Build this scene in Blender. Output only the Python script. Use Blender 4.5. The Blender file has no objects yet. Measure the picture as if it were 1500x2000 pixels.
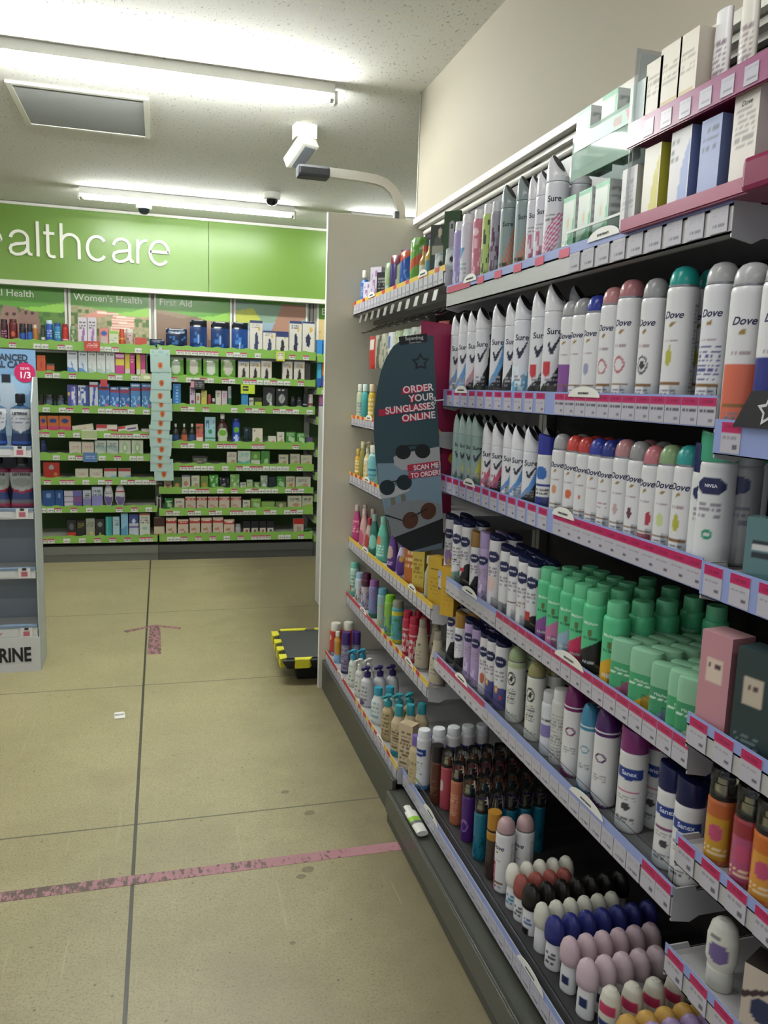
import bpy, bmesh, math, random
from mathutils import Matrix, Vector
random.seed(7)
PI = math.pi
# ---------------------------------------------------------------- camera
YAW, PIT, ROL, FPX, CAMZ = 0.27691178, -0.15266429, 0.03306651, 1546.637, 1.45
cy, sy, cp, sp, cr, sr = math.cos(YAW), math.sin(YAW), math.cos(PIT), math.sin(PIT), math.cos(ROL), math.sin(ROL)
FW = Vector((sy*cp, cy*cp, sp)); R0 = Vector((cy, -sy, 0)); U0 = R0.cross(FW)
RT = cr*R0 + sr*U0; UP = -sr*R0 + cr*U0
CAM = Vector((0, 0, CAMZ))
scn = bpy.context.scene
cd = bpy.data.cameras.new('camera'); cam = bpy.data.objects.new('camera', cd); scn.collection.objects.link(cam)
cam.matrix_world = Matrix(((RT.x, UP.x, -FW.x, 0), (RT.y, UP.y, -FW.y, 0), (RT.z, UP.z, -FW.z, CAMZ), (0, 0, 0, 1)))
cd.sensor_fit = 'VERTICAL'; cd.sensor_height = 36; cd.sensor_width = 27; cd.lens = 36*FPX/2000; cd.clip_start = 0.02
scn.camera = cam
# ---------------------------------------------------------------- light and exposure
scn.view_settings.view_transform = 'Standard'; scn.view_settings.look = 'None'
scn.view_settings.gamma = 1; scn.view_settings.use_curve_mapping = False
scn.view_settings.exposure = 0.38
wd = bpy.data.worlds.new('world'); scn.world = wd; wd.use_nodes = True
wd.node_tree.nodes['Background'].inputs[0].default_value = (0.92, 0.95, 1.0, 1)
wd.node_tree.nodes['Background'].inputs[1].default_value = 0.45
def strip_light(name, x, y, z, length, power, col=(1.0, 0.99, 0.93)):
    l = bpy.data.lights.new(name, 'AREA'); l.shape = 'RECTANGLE'; l.size = length; l.size_y = 0.05
    l.energy = power; l.color = col
    o = bpy.data.objects.new(name, l); scn.collection.objects.link(o); o.location = (x, y, z); return o
TUBES_AND_FILL = [(0.0, 3.66, 12), (0.22, 6.12, 2), (2.15, 6.12, 5), (0.0, 1.15, 10), (-2.4, 3.66, 16), (-2.4, 1.15, 12), (-2.2, 6.12, 10), (0.0, -1.0, 11)]  # lamps at the visible tubes first, then unseen lamps added as fill
for tx, ty, tw in TUBES_AND_FILL:
    strip_light('tube_and_fill_light', tx, ty, 2.67, 1.48, tw)
C = scn.collection
# ---------------------------------------------------------------- helpers
def lin(h):
    if isinstance(h, tuple): return h
    h = h.lstrip('#'); o = []
    if len(h) == 3: h = ''.join(q*2 for q in h)
    for i in (0, 2, 4):
        c = int(h[i:i+2], 16)/255; o.append(c/12.92 if c <= .04045 else ((c+.055)/1.055)**2.4)
    return (o[0], o[1], o[2], 1.0)
MC = {}
def mat(col, rough=.5, metal=0., trans=0., emit=0., alpha=1., noise=0., nscale=40., bump=0., ior=1.45):
    k = (col, rough, metal, trans, emit, alpha, noise, nscale, bump)
    if k in MC: return MC[k]
    m = bpy.data.materials.new('m_%s' % str(col).lstrip('#')); m.use_nodes = True
    nt = m.node_tree; b = nt.nodes['Principled BSDF']
    c = lin(col); b.inputs['Base Color'].default_value = c
    b.inputs['Roughness'].default_value = rough; b.inputs['Metallic'].default_value = metal
    b.inputs['Transmission Weight'].default_value = trans; b.inputs['IOR'].default_value = ior
    b.inputs['Alpha'].default_value = alpha
    if emit: b.inputs['Emission Color'].default_value = c; b.inputs['Emission Strength'].default_value = emit
    if noise or bump:
        tc = nt.nodes.new('ShaderNodeTexCoord'); n = nt.nodes.new('ShaderNodeTexNoise'); n.inputs['Scale'].default_value = nscale; n.inputs['Detail'].default_value = 5
        nt.links.new(tc.outputs['Object'], n.inputs['Vector'])
        if noise:
            mx = nt.nodes.new('ShaderNodeMix'); mx.data_type = 'RGBA'
            mx.inputs[6].default_value = tuple(max(0, v*(1-noise)) for v in c[:3])+(1,); mx.inputs[7].default_value = tuple(min(1, v*(1+noise)) for v in c[:3])+(1,)
            nt.links.new(n.outputs['Fac'], mx.inputs[0]); nt.links.new(mx.outputs[2], b.inputs['Base Color'])
        if bump:
            bp = nt.nodes.new('ShaderNodeBump'); bp.inputs['Strength'].default_value = bump; bp.inputs['Distance'].default_value = .002
            nt.links.new(n.outputs['Fac'], bp.inputs['Height']); nt.links.new(bp.outputs[0], b.inputs['Normal'])
    MC[k] = m; return m
def printed(rough=.38, metal=0., trans=0.):
    k = ('printed', rough, metal, trans)
    if k in MC: return MC[k]
    m = bpy.data.materials.new('printed'); m.use_nodes = True; nt = m.node_tree; b = nt.nodes['Principled BSDF']
    a = nt.nodes.new('ShaderNodeAttribute'); a.attribute_name = 'art'
    nt.links.new(a.outputs['Color'], b.inputs['Base Color']); b.inputs['Roughness'].default_value = rough; b.inputs['Metallic'].default_value = metal
    b.inputs['Transmission Weight'].default_value = trans
    MC[k] = m; return m
def mkobj(name, me, parent=None, loc=(0, 0, 0), rot=(0, 0, 0)):
    o = bpy.data.objects.new(name, me); C.objects.link(o); o.location = loc; o.rotation_euler = rot
    if parent is not None: o.parent = parent
    return o
def tag(o, label, cat, group=None, kind=None):
    o['label'] = label; o['category'] = cat
    if group: o['group'] = group
    if kind: o['kind'] = kind
    return o
def empty(name, label, cat, loc, rz=0, group=None):
    o = bpy.data.objects.new(name, None); C.objects.link(o); o.location = loc; o.rotation_euler = (0, 0, rz); o.empty_display_size = .02
    return tag(o, label, cat, group)
class MB:
    def __init__(s): s.v = []; s.f = []; s.m = []; s.col = []; s.art = False
    def box(s, x0, y0, z0, x1, y1, z1, mi=0):
        b = len(s.v); s.v += [(x0,y0,z0),(x1,y0,z0),(x1,y1,z0),(x0,y1,z0),(x0,y0,z1),(x1,y0,z1),(x1,y1,z1),(x0,y1,z1)]
        for q in ((0,3,2,1),(4,5,6,7),(0,1,5,4),(1,2,6,5),(2,3,7,6),(3,0,4,7)): s.f.append(tuple(b+i for i in q)); s.m.append(mi)
        return s
    def prism(s, pts, a0, a1, axis='Y', mi=0):
        # pts in the plane perpendicular to axis, extruded from a0 to a1
        def P(p, a):
            if axis == 'Y': return (p[0], a, p[1])
            if axis == 'X': return (a, p[0], p[1])
            return (p[0], p[1], a)
        b = len(s.v); n = len(pts)
        s.v += [P(p, a0) for p in pts] + [P(p, a1) for p in pts]
        s.f.append(tuple(range(b, b+n))); s.f.append(tuple(range(b+2*n-1, b+n-1, -1))); s.m += [mi, mi]
        for i in range(n):
            j = (i+1) % n; s.f.append((b+i, b+n+i, b+n+j, b+j)); s.m.append(mi)
        return s
    def tube(s, pts, r, seg=8, mi=0, squash=None):
        b = len(s.v); n = len(pts); pts = [Vector(p) for p in pts]; prev = None
        for i, p in enumerate(pts):
            t = (pts[min(i+1, n-1)]-pts[max(i-1, 0)]).normalized()
            a = t.orthogonal().normalized() if prev is None else (prev - t*prev.dot(t)).normalized()
            prev = a; c = t.cross(a); rr = r[i] if isinstance(r, (list, tuple)) else r
            for k in range(seg):
                an = 2*PI*k/seg; s.v.append(tuple(p + (a*math.cos(an)+c*math.sin(an))*rr))
        for i in range(n-1):
            for k in range(seg):
                k2 = (k+1) % seg; s.f.append((b+i*seg+k, b+i*seg+k2, b+(i+1)*seg+k2, b+(i+1)*seg+k)); s.m.append(mi)
        s.f.append(tuple(b+k for k in range(seg))[::-1]); s.f.append(tuple(b+(n-1)*seg+k for k in range(seg))); s.m += [mi, mi]
        return s
    def lathe(s, prof, seg=24, mi=0, ey=1., cx=0, cyy=0, cz=0, power=2., slant=None):
        b = len(s.v); n = len(prof); top = prof[-1][1]
        for (r, z) in prof:
            for k in range(seg):
                t = 2*PI*k/seg; sx, cx_ = math.sin(t), math.cos(t)
                q = (abs(sx)**power+abs(cx_)**power)**(-1/power) if power != 2 else 1
                x = r*sx*q; y = -r*cx_*q*ey
                zz = z if slant is None else z + slant(x, y, z)
                s.v.append((cx+x, cyy+y, cz+zz))
        for i in range(n-1):
            for k in range(seg):
                k2 = (k+1) % seg; s.f.append((b+i*seg+k, b+i*seg+k2, b+(i+1)*seg+k2, b+(i+1)*seg+k)); s.m.append(mi)
        if prof[0][0] > 1e-6: s.f.append(tuple(b+k for k in range(seg))[::-1]); s.m.append(mi)
        if prof[-1][0] > 1e-6: s.f.append(tuple(b+(n-1)*seg+k for k in range(seg))); s.m.append(mi)
        return s
    def mesh(s, name, mats, smooth=False, bevel=0):
        me = bpy.data.meshes.new(name); me.from_pydata(s.v, [], s.f)
        for m in (mats if isinstance(mats, (list, tuple)) else [mats]): me.materials.append(m)
        me.polygons.foreach_set('material_index', s.m)
        bm = bmesh.new(); bm.from_mesh(me); bmesh.ops.remove_doubles(bm, verts=bm.verts, dist=1e-6)
        if bevel: bmesh.ops.bevel(bm, geom=[e for e in bm.edges if len(e.link_faces) == 2 and e.calc_face_angle(0) > .6], offset=bevel, segments=2, affect='EDGES', profile=.6)
        bmesh.ops.recalc_face_normals(bm, faces=bm.faces); bm.to_mesh(me); bm.free()
        if smooth:
            me.shade_smooth(); me.set_sharp_from_angle(angle=math.radians(40))
        me.update(); return me
    def obj(s, name, mats, parent=None, loc=(0, 0, 0), rot=(0, 0, 0), smooth=False, bevel=0):
        return mkobj(name, s.mesh(name, mats, smooth, bevel), parent, loc, rot)
# ---- printed artwork: layers over a (u, v) label field
def h01(a, b, c=0):
    x = math.sin(a*127.1+b*311.7+c*74.7)*43758.5453; return x-math.floor(x)
def inpoly(x, y, P):
    r = False; n = len(P); j = n-1
    for i in range(n):
        if (P[i][1] > y) != (P[j][1] > y) and x < (P[j][0]-P[i][0])*(y-P[i][1])/(P[j][1]-P[i][1])+P[i][0]: r = not r
        j = i
    return r
def paint(layers, base, u, v):
    c = base
    for L in layers:
        k = L[0]
        if k == 'r':
            if L[1] <= u <= L[3] and L[2] <= v <= L[4]: c = L[5]
        elif k == 'b':
            if L[1] <= v <= L[2]: c = L[3]
        elif k == 'e':
            if ((u-L[1])/L[3])**2+((v-L[2])/L[4])**2 <= 1: c = L[5]
        elif k == 'o':
            q = ((u-L[1])/L[3])**2+((v-L[2])/L[4])**2
            if .55 <= q <= 1: c = L[5]
        elif k == 'p':
            if inpoly(u, v, L[1]): c = L[2]
        elif k == 't':   # small print: u0,v0,u1,v1,rows,col
            if L[1] <= u <= L[3] and L[2] <= v <= L[4]:
                q = (v-L[2])/(L[4]-L[2])*L[5]; row = int(q)
                if .25 < q-row < .8 and h01(int(u*22), row, L[5]) > .3: c = L[6]
        elif k == 's':   # diagonal stripes inside a polygon: poly, period, slope, col
            if inpoly(u, v, L[1]) and ((v+u*L[3])/L[2]) % 1 < .5: c = L[4]
        elif k == 'w':   # wavy edge, everything below
            if v < L[1]+L[2]*math.sin(u*L[3]+L[4]): c = L[5]
        elif k == 'n':   # blotches inside rect: u0,v0,u1,v1,scale,density,col
            if L[1] <= u <= L[3] and L[2] <= v <= L[4] and h01(int(u*L[5]), int(v*L[5]*1.6), 3) < L[6]: c = L[7]
    return c
LC = {}
def lc(h):
    if h not in LC: LC[h] = lin(h)
    return LC[h]
def setart(me, cols):
    a = me.color_attributes.new('art', 'FLOAT_COLOR', 'POINT'); fl = []
    for c in cols: fl += lc(c)
    a.data.foreach_set('color', fl)
AC = {}
def art_lathe(name, prof, base, layers=(), seg=40, ey=1., power=2., rough=.35, res=.004, metal=0., trans=0.):
    key = ('L', name, tuple(prof), base, repr(layers), seg, ey, power, rough, metal, trans)
    if key in AC: return AC[key]
    P = [prof[0]]
    for (r0, z0), (r1, z1) in zip(prof, prof[1:]):
        n = max(1, int(abs(z1-z0)/res)) if layers else 1
        for i in range(1, n+1): P.append((r0+(r1-r0)*i/n, z0+(z1-z0)*i/n))
    H = prof[-1][1]; m = MB(); m.lathe(P, seg, 0, ey, power=power); cols = []
    for (r, z) in P:
        for k in range(seg):
            t = 2*PI*k/seg; t = t if t <= PI else t-2*PI; cols.append(paint(layers, base, t/(PI/2), z/H))
    me = bpy.data.meshes.new(name); me.from_pydata(m.v, [], m.f); me.materials.append(printed(rough, metal, trans)); setart(me, cols)
    me.shade_smooth(); me.set_sharp_from_angle(angle=math.radians(38)); me.update(); AC[key] = me; return me
def art_box(name, w, d, h, base, front=(), side=None, top=None, sidelay=(), res=.004, rough=.42, pil=0., zoff=0.):
    """box standing on z=0, front faces -Y; every face carries its print; pil > 0 swells it like a pouch"""
    key = ('B', name, w, d, h, base, repr(front), side, top, repr(sidelay), res, rough, pil)
    if key in AC: return AC[key]
    V = []; F = []; cols = []
    def face(o, a, b, na, nb, fn, flip=False):
        bs = len(V)
        for j in range(nb+1):
            for i in range(na+1):
                s, t = i/na, j/nb; p = [o[q]+a[q]*s+b[q]*t for q in range(3)]
                if pil:
                    uu = p[0]/(w/2); vv = 2*p[2]/h-1
                    k = 1-pil*(abs(uu)**2.5*.8+abs(vv)**4*.9); k = max(.06, k); p[1] *= k
                V.append(tuple(p)); cols.append(fn(2*s-1, t))
        for j in range(nb):
            for i in range(na):
                q = bs+j*(na+1)+i; f = (q, q+1, q+na+2, q+na+1); F.append(f[::-1] if flip else f)
    nw = max(2, int(w/res)); nh = max(2, int(h/res)); nd = max(2, int(d/res/2)) if sidelay or pil else 1
    side = side or base; top = top or side
    face((-w/2, -d/2, 0), (w, 0, 0), (0, 0, h), nw, nh, lambda u, v: paint(front, base, u, v))
    nh2 = nh if (sidelay or pil) else 1
    sl = lambda u, v: paint(sidelay, side, u, v)
    face((w/2, -d/2, 0), (0, d, 0), (0, 0, h), nd, nh2, sl)
    face((-w/2, d/2, 0), (0, -d, 0), (0, 0, h), nd, nh2, sl)
    face((w/2, d/2, 0), (-w, 0, 0), (0, 0, h), nw if pil else 1, nh2, lambda u, v: side)
    face((-w/2, -d/2, h), (w, 0, 0), (0, d, 0), nw if pil else 1, nd, lambda u, v: top)
    face((-w/2, d/2, 0), (w, 0, 0), (0, -d, 0), nw if pil else 1, nd, lambda u, v: side)
    me = bpy.data.meshes.new(name); me.from_pydata(V, [], F); me.materials.append(printed(rough)); setart(me, cols)
    if pil: me.shade_smooth(); me.set_sharp_from_angle(angle=math.radians(60))
    me.update(); AC[key] = me; return me
TC = {}
def text_mesh(s, size, col, bend=0., shear=0., off=0., ext=.0003, align='CENTER', sx=1., emit=0., rough=.5, space=1., axis='XZ'):
    key = (s, size, col, bend, shear, off, ext, align, sx, emit, space)
    if key in TC: return TC[key]
    c = bpy.data.curves.new('t', 'FONT'); c.body = s; c.size = size; c.align_x = align; c.shear = shear; c.offset = off; c.extrude = ext; c.space_character = space
    c.resolution_u = 3
    o = bpy.data.objects.new('t', c); C.objects.link(o); bpy.context.view_layer.update()
    me = bpy.data.meshes.new_from_object(o.evaluated_get(bpy.context.evaluated_depsgraph_get()))
    bpy.data.objects.remove(o); bpy.data.curves.remove(c); me.name = 'lettering'
    for v in me.vertices:
        x, y, z = v.co; x *= sx
        if bend: a = x/bend; v.co = ((bend+z)*math.sin(a), -(bend+z)*math.cos(a), y)
        else: v.co = (x, -z, y)
    me.materials.clear(); me.materials.append(mat(col, rough, emit=emit)); me.update(); TC[key] = me; return me
def Yat(px, X, Z, py=None):
    """distance down the aisle of a point at width X and height Z that is seen in photo column px"""
    k = (px-750)/FPX; a = RT - k*FW
    return -(a.x*X + a.z*(Z-CAMZ))/a.y
def Xat(px, Y, Z):
    k = (px-750)/FPX; a = RT - k*FW
    return -(a.y*Y + a.z*(Z-CAMZ))/a.x
def Zat(py, X, Y):
    k = -(py-1000)/FPX; a = UP - k*FW
    return CAMZ-(a.x*X+a.y*Y)/a.z
ORD = ['zeroth','first','second','third','fourth','fifth','sixth','seventh','eighth','ninth','tenth','eleventh','twelfth','thirteenth','fourteenth','fifteenth','sixteenth','seventeenth','eighteenth','nineteenth','twentieth','twenty-first','twenty-second','twenty-third','twenty-fourth']
LABELS = {}
def uniq(l):
    n = len(l.split())
    if n > 16 or n < 4: print('LABEL LENGTH', n, l)
    if l in LABELS: print('LABEL DUP', l)
    LABELS[l] = 1; return l
def put(spec, loc, rz, label, group):
    """spec: dict name, cat, parts [(part name, mesh, offset, rot, label)]"""
    ps = spec['parts']
    if len(ps) == 1:
        o = mkobj(spec['name'], ps[0][1], None, (loc[0], loc[1], loc[2]+ps[0][2][2]), (0, 0, rz)); return tag(o, uniq(label), spec['cat'], group)
    r = empty(spec['name'], uniq(label), spec['cat'], loc, rz, group)
    for p in ps:
        o = mkobj(p[0], p[1], r, p[2], p[3] if len(p) > 3 and p[3] else (0, 0, 0))
        if len(p) > 4 and p[4]: o['label'] = p[4]
    return r
# ================================================================ THE ROOM
CZ = 2.77
def struct(name, o): o['kind'] = 'structure'; return o
def nodes(name, rough=.6):
    m = bpy.data.materials.new(name); m.use_nodes = True; nt = m.node_tree; b = nt.nodes['Principled BSDF']; b.inputs['Roughness'].default_value = rough
    return m, nt, b
def N(nt, t, **kw):
    n = nt.nodes.new(t)
    for k, v in kw.items(): setattr(n, k, v)
    return n
def mixc(nt, fac, a, b):
    m = N(nt, 'ShaderNodeMix', data_type='RGBA')
    for s, v in ((0, fac), (6, a), (7, b)):
        if hasattr(v, 'is_output'): nt.links.new(v, m.inputs[s])
        else: m.inputs[s].default_value = v
    return m.outputs[2]
def mth(nt, op, a, b=None, c=None):
    m = N(nt, 'ShaderNodeMath', operation=op)
    for i, v in enumerate((a, b, c)):
        if v is None: continue
        if hasattr(v, 'is_output'): nt.links.new(v, m.inputs[i])
        else: m.inputs[i].default_value = v
    return m.outputs[0]
def ramp(nt, f, p0, p1):
    r = N(nt, 'ShaderNodeValToRGB'); r.color_ramp.elements[0].position = p0; r.color_ramp.elements[1].position = p1
    nt.links.new(f, r.inputs[0]); return r.outputs[0]
def noise(nt, vec, scale, det=4, rough=.5):
    n = N(nt, 'ShaderNodeTexNoise'); n.inputs['Scale'].default_value = scale; n.inputs['Detail'].default_value = det; n.inputs['Roughness'].default_value = rough
    nt.links.new(vec, n.inputs['Vector']); return n.outputs['Fac']
# floor: pale terrazzo slabs with dark joints
m, nt, b = nodes('terrazzo', .42)
tc = N(nt, 'ShaderNodeTexCoord').outputs['Object']; sx = N(nt, 'ShaderNodeSeparateXYZ'); nt.links.new(tc, sx.inputs[0])
c = mixc(nt, ramp(nt, noise(nt, tc, 2.2, 6, .6), .3, .7), lin('#948d68'), lin('#a39b75'))
c = mixc(nt, mth(nt, 'MULTIPLY', ramp(nt, noise(nt, tc, 150, 3, .8), .50, .64), .8), c, lin('#6f664c'))
c = mixc(nt, mth(nt, 'MULTIPLY', ramp(nt, noise(nt, tc, 30, 9, .85), .52, .68), .5), c, lin('#756c52'))
v = N(nt, 'ShaderNodeTexVoronoi'); v.inputs['Scale'].default_value = 24; nt.links.new(tc, v.inputs['Vector'])
vs = N(nt, 'ShaderNodeSeparateColor'); nt.links.new(v.outputs['Color'], vs.inputs[0])
spot = mth(nt, 'MULTIPLY', mth(nt, 'LESS_THAN', v.outputs['Distance'], .09), mth(nt, 'GREATER_THAN', vs.outputs[0], .80))
c = mixc(nt, mth(nt, 'MULTIPLY', spot, .75), c, lin('#4a4335'))
# grime gathered along the foot of the shelving
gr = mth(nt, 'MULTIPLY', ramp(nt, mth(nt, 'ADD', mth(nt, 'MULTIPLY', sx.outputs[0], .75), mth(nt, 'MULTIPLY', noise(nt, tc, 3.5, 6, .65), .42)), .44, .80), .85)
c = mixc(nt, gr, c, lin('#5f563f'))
neardirt_dim = mth(nt, 'MULTIPLY', ramp(nt, mth(nt, 'SUBTRACT', mth(nt, 'MULTIPLY', noise(nt, tc, 1.6, 7, .7), 1.3), mth(nt, 'MULTIPLY', sx.outputs[1], .22)), -.12, .5), .5)  # dirt towards the near end, with lens falloff dimming put into its colour
c = mixc(nt, neardirt_dim, c, lin('#665b42'))
def joint(co, off, per, w):
    q = mth(nt, 'ABSOLUTE', mth(nt, 'SUBTRACT', mth(nt, 'PINGPONG', mth(nt, 'ADD', co, -off), per/2), 0))
    return mth(nt, 'LESS_THAN', q, w)
jx = joint(sx.outputs[0], -.093, 2.54, .0055); jy = joint(sx.outputs[1], 2.557, 1.272*1, .0038)
c = mixc(nt, mth(nt, 'MULTIPLY', jy, .8), c, lin('#3a372c')); c = mixc(nt, mth(nt, 'MULTIPLY', jx, .92), c, lin('#23221c'))
sm_ = N(nt, 'ShaderNodeMapping'); sm_.inputs['Rotation'].default_value = (0, 0, .12); sm_.inputs['Scale'].default_value = (9, .35, 1); nt.links.new(tc, sm_.inputs[0])
scr = ramp(nt, noise(nt, sm_.outputs[0], 6, 2, .4), .70, .73)
c = mixc(nt, mth(nt, 'MULTIPLY', scr, .12), c, lin('#c2bb98'))
nt.links.new(c, b.inputs['Base Color'])
bp = N(nt, 'ShaderNodeBump'); bp.inputs['Strength'].default_value = .15; bp.inputs['Distance'].default_value = .002
nt.links.new(noise(nt, tc, 60, 4), bp.inputs['Height']); nt.links.new(bp.outputs[0], b.inputs['Normal'])
struct('floor', MB().box(-5, -1, -.05, 5, 8, 0).obj('floor', m))
# ceiling: mineral fibre tiles in a white grid
m, nt, b = nodes('ceiling_tile', .9)
tc = N(nt, 'ShaderNodeTexCoord').outputs['Object']; sx = N(nt, 'ShaderNodeSeparateXYZ'); nt.links.new(tc, sx.inputs[0])
c = mixc(nt, noise(nt, tc, 1.1, 3), lin('#d2d1ca'), lin('#dddcd5'))
mp = N(nt, 'ShaderNodeMapping'); mp.inputs['Scale'].default_value = (1, .45, 1); nt.links.new(tc, mp.inputs[0])
fis = ramp(nt, noise(nt, mp.outputs[0], 95, 3, .6), .60, .68)
c = mixc(nt, mth(nt, 'MULTIPLY', fis, .6), c, lin('#6a6557'))
def grid(co, off):
    return mth(nt, 'LESS_THAN', mth(nt, 'PINGPONG', mth(nt, 'ADD', co, -off), .3), .008)
g = mth(nt, 'MAXIMUM', grid(sx.outputs[0], -.05), grid(sx.outputs[1], 4.145))
c = mixc(nt, g, c, lin('#d9d6cb'))
nt.links.new(c, b.inputs['Base Color'])
bp = N(nt, 'ShaderNodeBump'); bp.inputs['Strength'].default_value = .5; bp.inputs['Distance'].default_value = .003
nt.links.new(mth(nt, 'SUBTRACT', 1, fis), bp.inputs['Height']); nt.links.new(bp.outputs[0], b.inputs['Normal'])
struct('ceiling', MB().box(-5, -1, CZ, 5, 8, CZ+.05).obj('ceiling', m))
wallp = mat('#b3ad9c', .8, noise=.04, nscale=3)
struct('wall_back', MB().box(-5, 7.2, 0, 5, 7.3, CZ).obj('wall_back', wallp))
struct('wall_right', MB().box(1.75, -1, 0, 1.85, 3.62, CZ).obj('wall_right', wallp))
struct('wall_bulkhead', MB().box(1.14, -1, 2.225, 1.75, 3.62, CZ).obj('wall_bulkhead', mat('#a8a190', .75, noise=.03, nscale=2)))
o = MB().box(1.128, -1, 2.205, 1.16, 3.64, 2.232).obj('trim_1', mat('#dcdad0', .4), bevel=.003); struct('trim_1', o)
o = MB().box(1.136, 3.62, 2.20, 1.146, 3.63, CZ).obj('trim_2', mat('#c9c7bd', .5)); struct('trim_2', o)
# ---- green header over the back shelving
HY = 6.80
hd = empty('header_sign', 'long bright green header board lettered healthcare above the back shelving', 'sign', (0, HY, 2.19))
green = mat('#6b8c3e', .3)
for x0, x1 in ((-3.2, -1.42), (-1.417, .385), (.388, 2.19), (2.193, 3.6)):
    MB().box(x0, 0, 0, x1, .02, .555).obj('panel', green, hd)
MB().box(-3.2, -.012, .555, 3.6, .03, .575).obj('top_rail', mat('#d3d2c8', .4), hd)
MB().box(-3.2, -.02, -.035, 3.6, .03, .0).obj('bottom_rail', mat('#cfcec5', .4), hd)
xa, xb = Xat(12, HY, 2.5), Xat(331, HY, 2.45)
def arc(cx, cy_, rx, ry, a0, a1, n=14): return [(cx+rx*math.cos(math.radians(a0+(a1-a0)*i/n)), cy_+ry*math.sin(math.radians(a0+(a1-a0)*i/n))) for i in range(n+1)]
def ribbon(m_, pts, w, y0, y1):
    n = len(pts); L = []; R_ = []
    for i, p in enumerate(pts):
        q0, q1 = pts[max(i-1, 0)], pts[min(i+1, n-1)]; dx, dy = q1[0]-q0[0], q1[1]-q0[1]; k_ = math.hypot(dx, dy) or 1
        L.append((p[0]-dy/k_*w, p[1]+dx/k_*w)); R_.append((p[0]+dy/k_*w, p[1]-dx/k_*w))
    for i in range(n-1): m_.prism([L[i], L[i+1], R_[i+1], R_[i]], y0, y1, 'Y')
u_ = (xb-xa)/319
GL = {'h': [[(0, 0), (0, 70)], [(0, 28)]+arc(17, 31, 17, 18, 180, 0)+[(34, 0)]],
 'e': [[(2, 27), (40, 27)]+arc(21, 25, 19, 24, 5, 320, 26)],
 'a': [arc(20, 33, 16, 15, 175, 10)+[(36, 10), (39, 3), (44, 3)], [(36, 27), (28, 24), (14, 22), (5, 18), (3, 12), (5, 5), (13, 1), (22, 2), (31, 7), (36, 16)]],
 'l': [[(0, 0), (0, 70)]], 't': [[(8, 66), (8, 10), (11, 3), (17, 1), (22, 2)], [(0, 48), (21, 48)]],
 'c': [arc(20, 25, 19, 24, 38, 322, 26)], 'r': [[(0, 0), (0, 50)], [(0, 28), (3, 40), (10, 47), (19, 49)]]}
lm = MB()
for ch, px0 in zip('healthcare', (-98, -44, 10, 65, 76, 110, 159, 208, 260, 283)):
    for si, st in enumerate(GL[ch]): ribbon(lm, [((px0-4+p[0])*u_, p[1]*u_*.98) for p in st], 2.9*u_, -.014-.0006*si, 0)
o = mkobj('lettering', lm.mesh('lettering', mat('#e3e2d8', .4)), hd, (Xat(17, HY, 2.4)-.02, -.001, Zat(497, Xat(17, HY, 2.4), HY)-2.19))
o['label'] = 'raised white lettering'
# ---- picture boards under the header
PY = 6.93
def poster(x0, x1, z0, z1, title, layers, base, label, tx=.04, nm='picture_board', y=PY):
    w, h = x1-x0, z1-z0
    r = empty(nm, uniq(label), 'picture board', ((x0+x1)/2, y, z0), 0, None)
    me = art_box('print', w-.02, .006, h-.02, base, tuple(layers), res=.009, rough=.3)
    mkobj('print', me, r, (0, -.006, .01))
    f = MB(); t = .017
    f.box(-w/2, -.016, 0, -w/2+t, .006, h).box(w/2-t, -.016, 0, w/2, .006, h).box(-w/2, -.016, 0, w/2, .006, t).box(-w/2, -.016, h-t, w/2, .006, h)
    f.obj('frame', mat('#d8d7cc', .4), r)
    if title: mkobj('lettering', text_mesh(title, .076, '#f4f6e6', align='LEFT', off=.0003), r, (-w/2+tx, -.0105, h-.10))
G1, G2 = '#5f9a3c', '#8cc14e'
wave = lambda c1=G1, c2=G2: [('p', [(-1, 1), (1, 1), (1, .62), (.4, .6), (-.2, .72), (-1, .82)], c2), ('p', [(-1, 1), (1, 1), (1, .78), (.5, .68), (0, .66), (-.5, .72), (-1, .74)], c1)]
pz0, pz1 = 1.66, 2.178
# px boundaries at the header boards
def bx(px): return Xat(px, PY, 2.0)
field = [('n', -1, 0, 1, .75, 22, .5, '#93906a'), ('n', -1, 0, 1, .75, 11, .2, '#4f6b33')]
woman = field + [('p', [(-.75, .56), (.1, .78), (.5, .80), (.95, .64), (.92, .58), (.62, .62), (.55, .22), (-.02, .22), (.05, .62), (-.7, .5)], '#cf8f7c'),
                 ('s', [(-.4, .63), (.1, .78), (.5, .80), (.9, .64), (.62, .62), (.55, .22), (-.02, .22), (.05, .62)], .045, .02, '#e9d8c8'),
                 ('e', .33, .86, .16, .1, '#6b4a35'), ('p', [(-.05, .22), (.58, .22), (.72, 0), (-.15, 0)], '#b34a38')] + wave()
fing = [('n', -1, 0, 1, .8, 7, .4, '#5c7f3a'), ('e', -.05, .38, .2, .36, '#94766b'), ('e', .3, .38, .2, .36, '#8d6f64'), ('e', -.05, .4, .12, .05, '#8a5f50'), ('e', -.05, .425, .12, .05, '#94766b'), ('e', .3, .44, .12, .05, '#8a5f50'), ('e', .3, .465, .12, .05, '#8d6f64'), ('e', -.11, .55, .03, .03, '#3c2a24'), ('e', .02, .55, .03, .03, '#3c2a24'), ('e', .24, .58, .03, .03, '#3c2a24'), ('e', .37, .58, .03, .03, '#3c2a24')] + wave()
wood = [('p', [(-1, .7), (-.3, .62), (.2, .7), (1, .55), (1, 0), (-1, 0)], '#7b6350'), ('p', [(.3, .66), (.75, .6), (.95, .3), (.4, .3)], '#a08066')] + wave()
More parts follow.
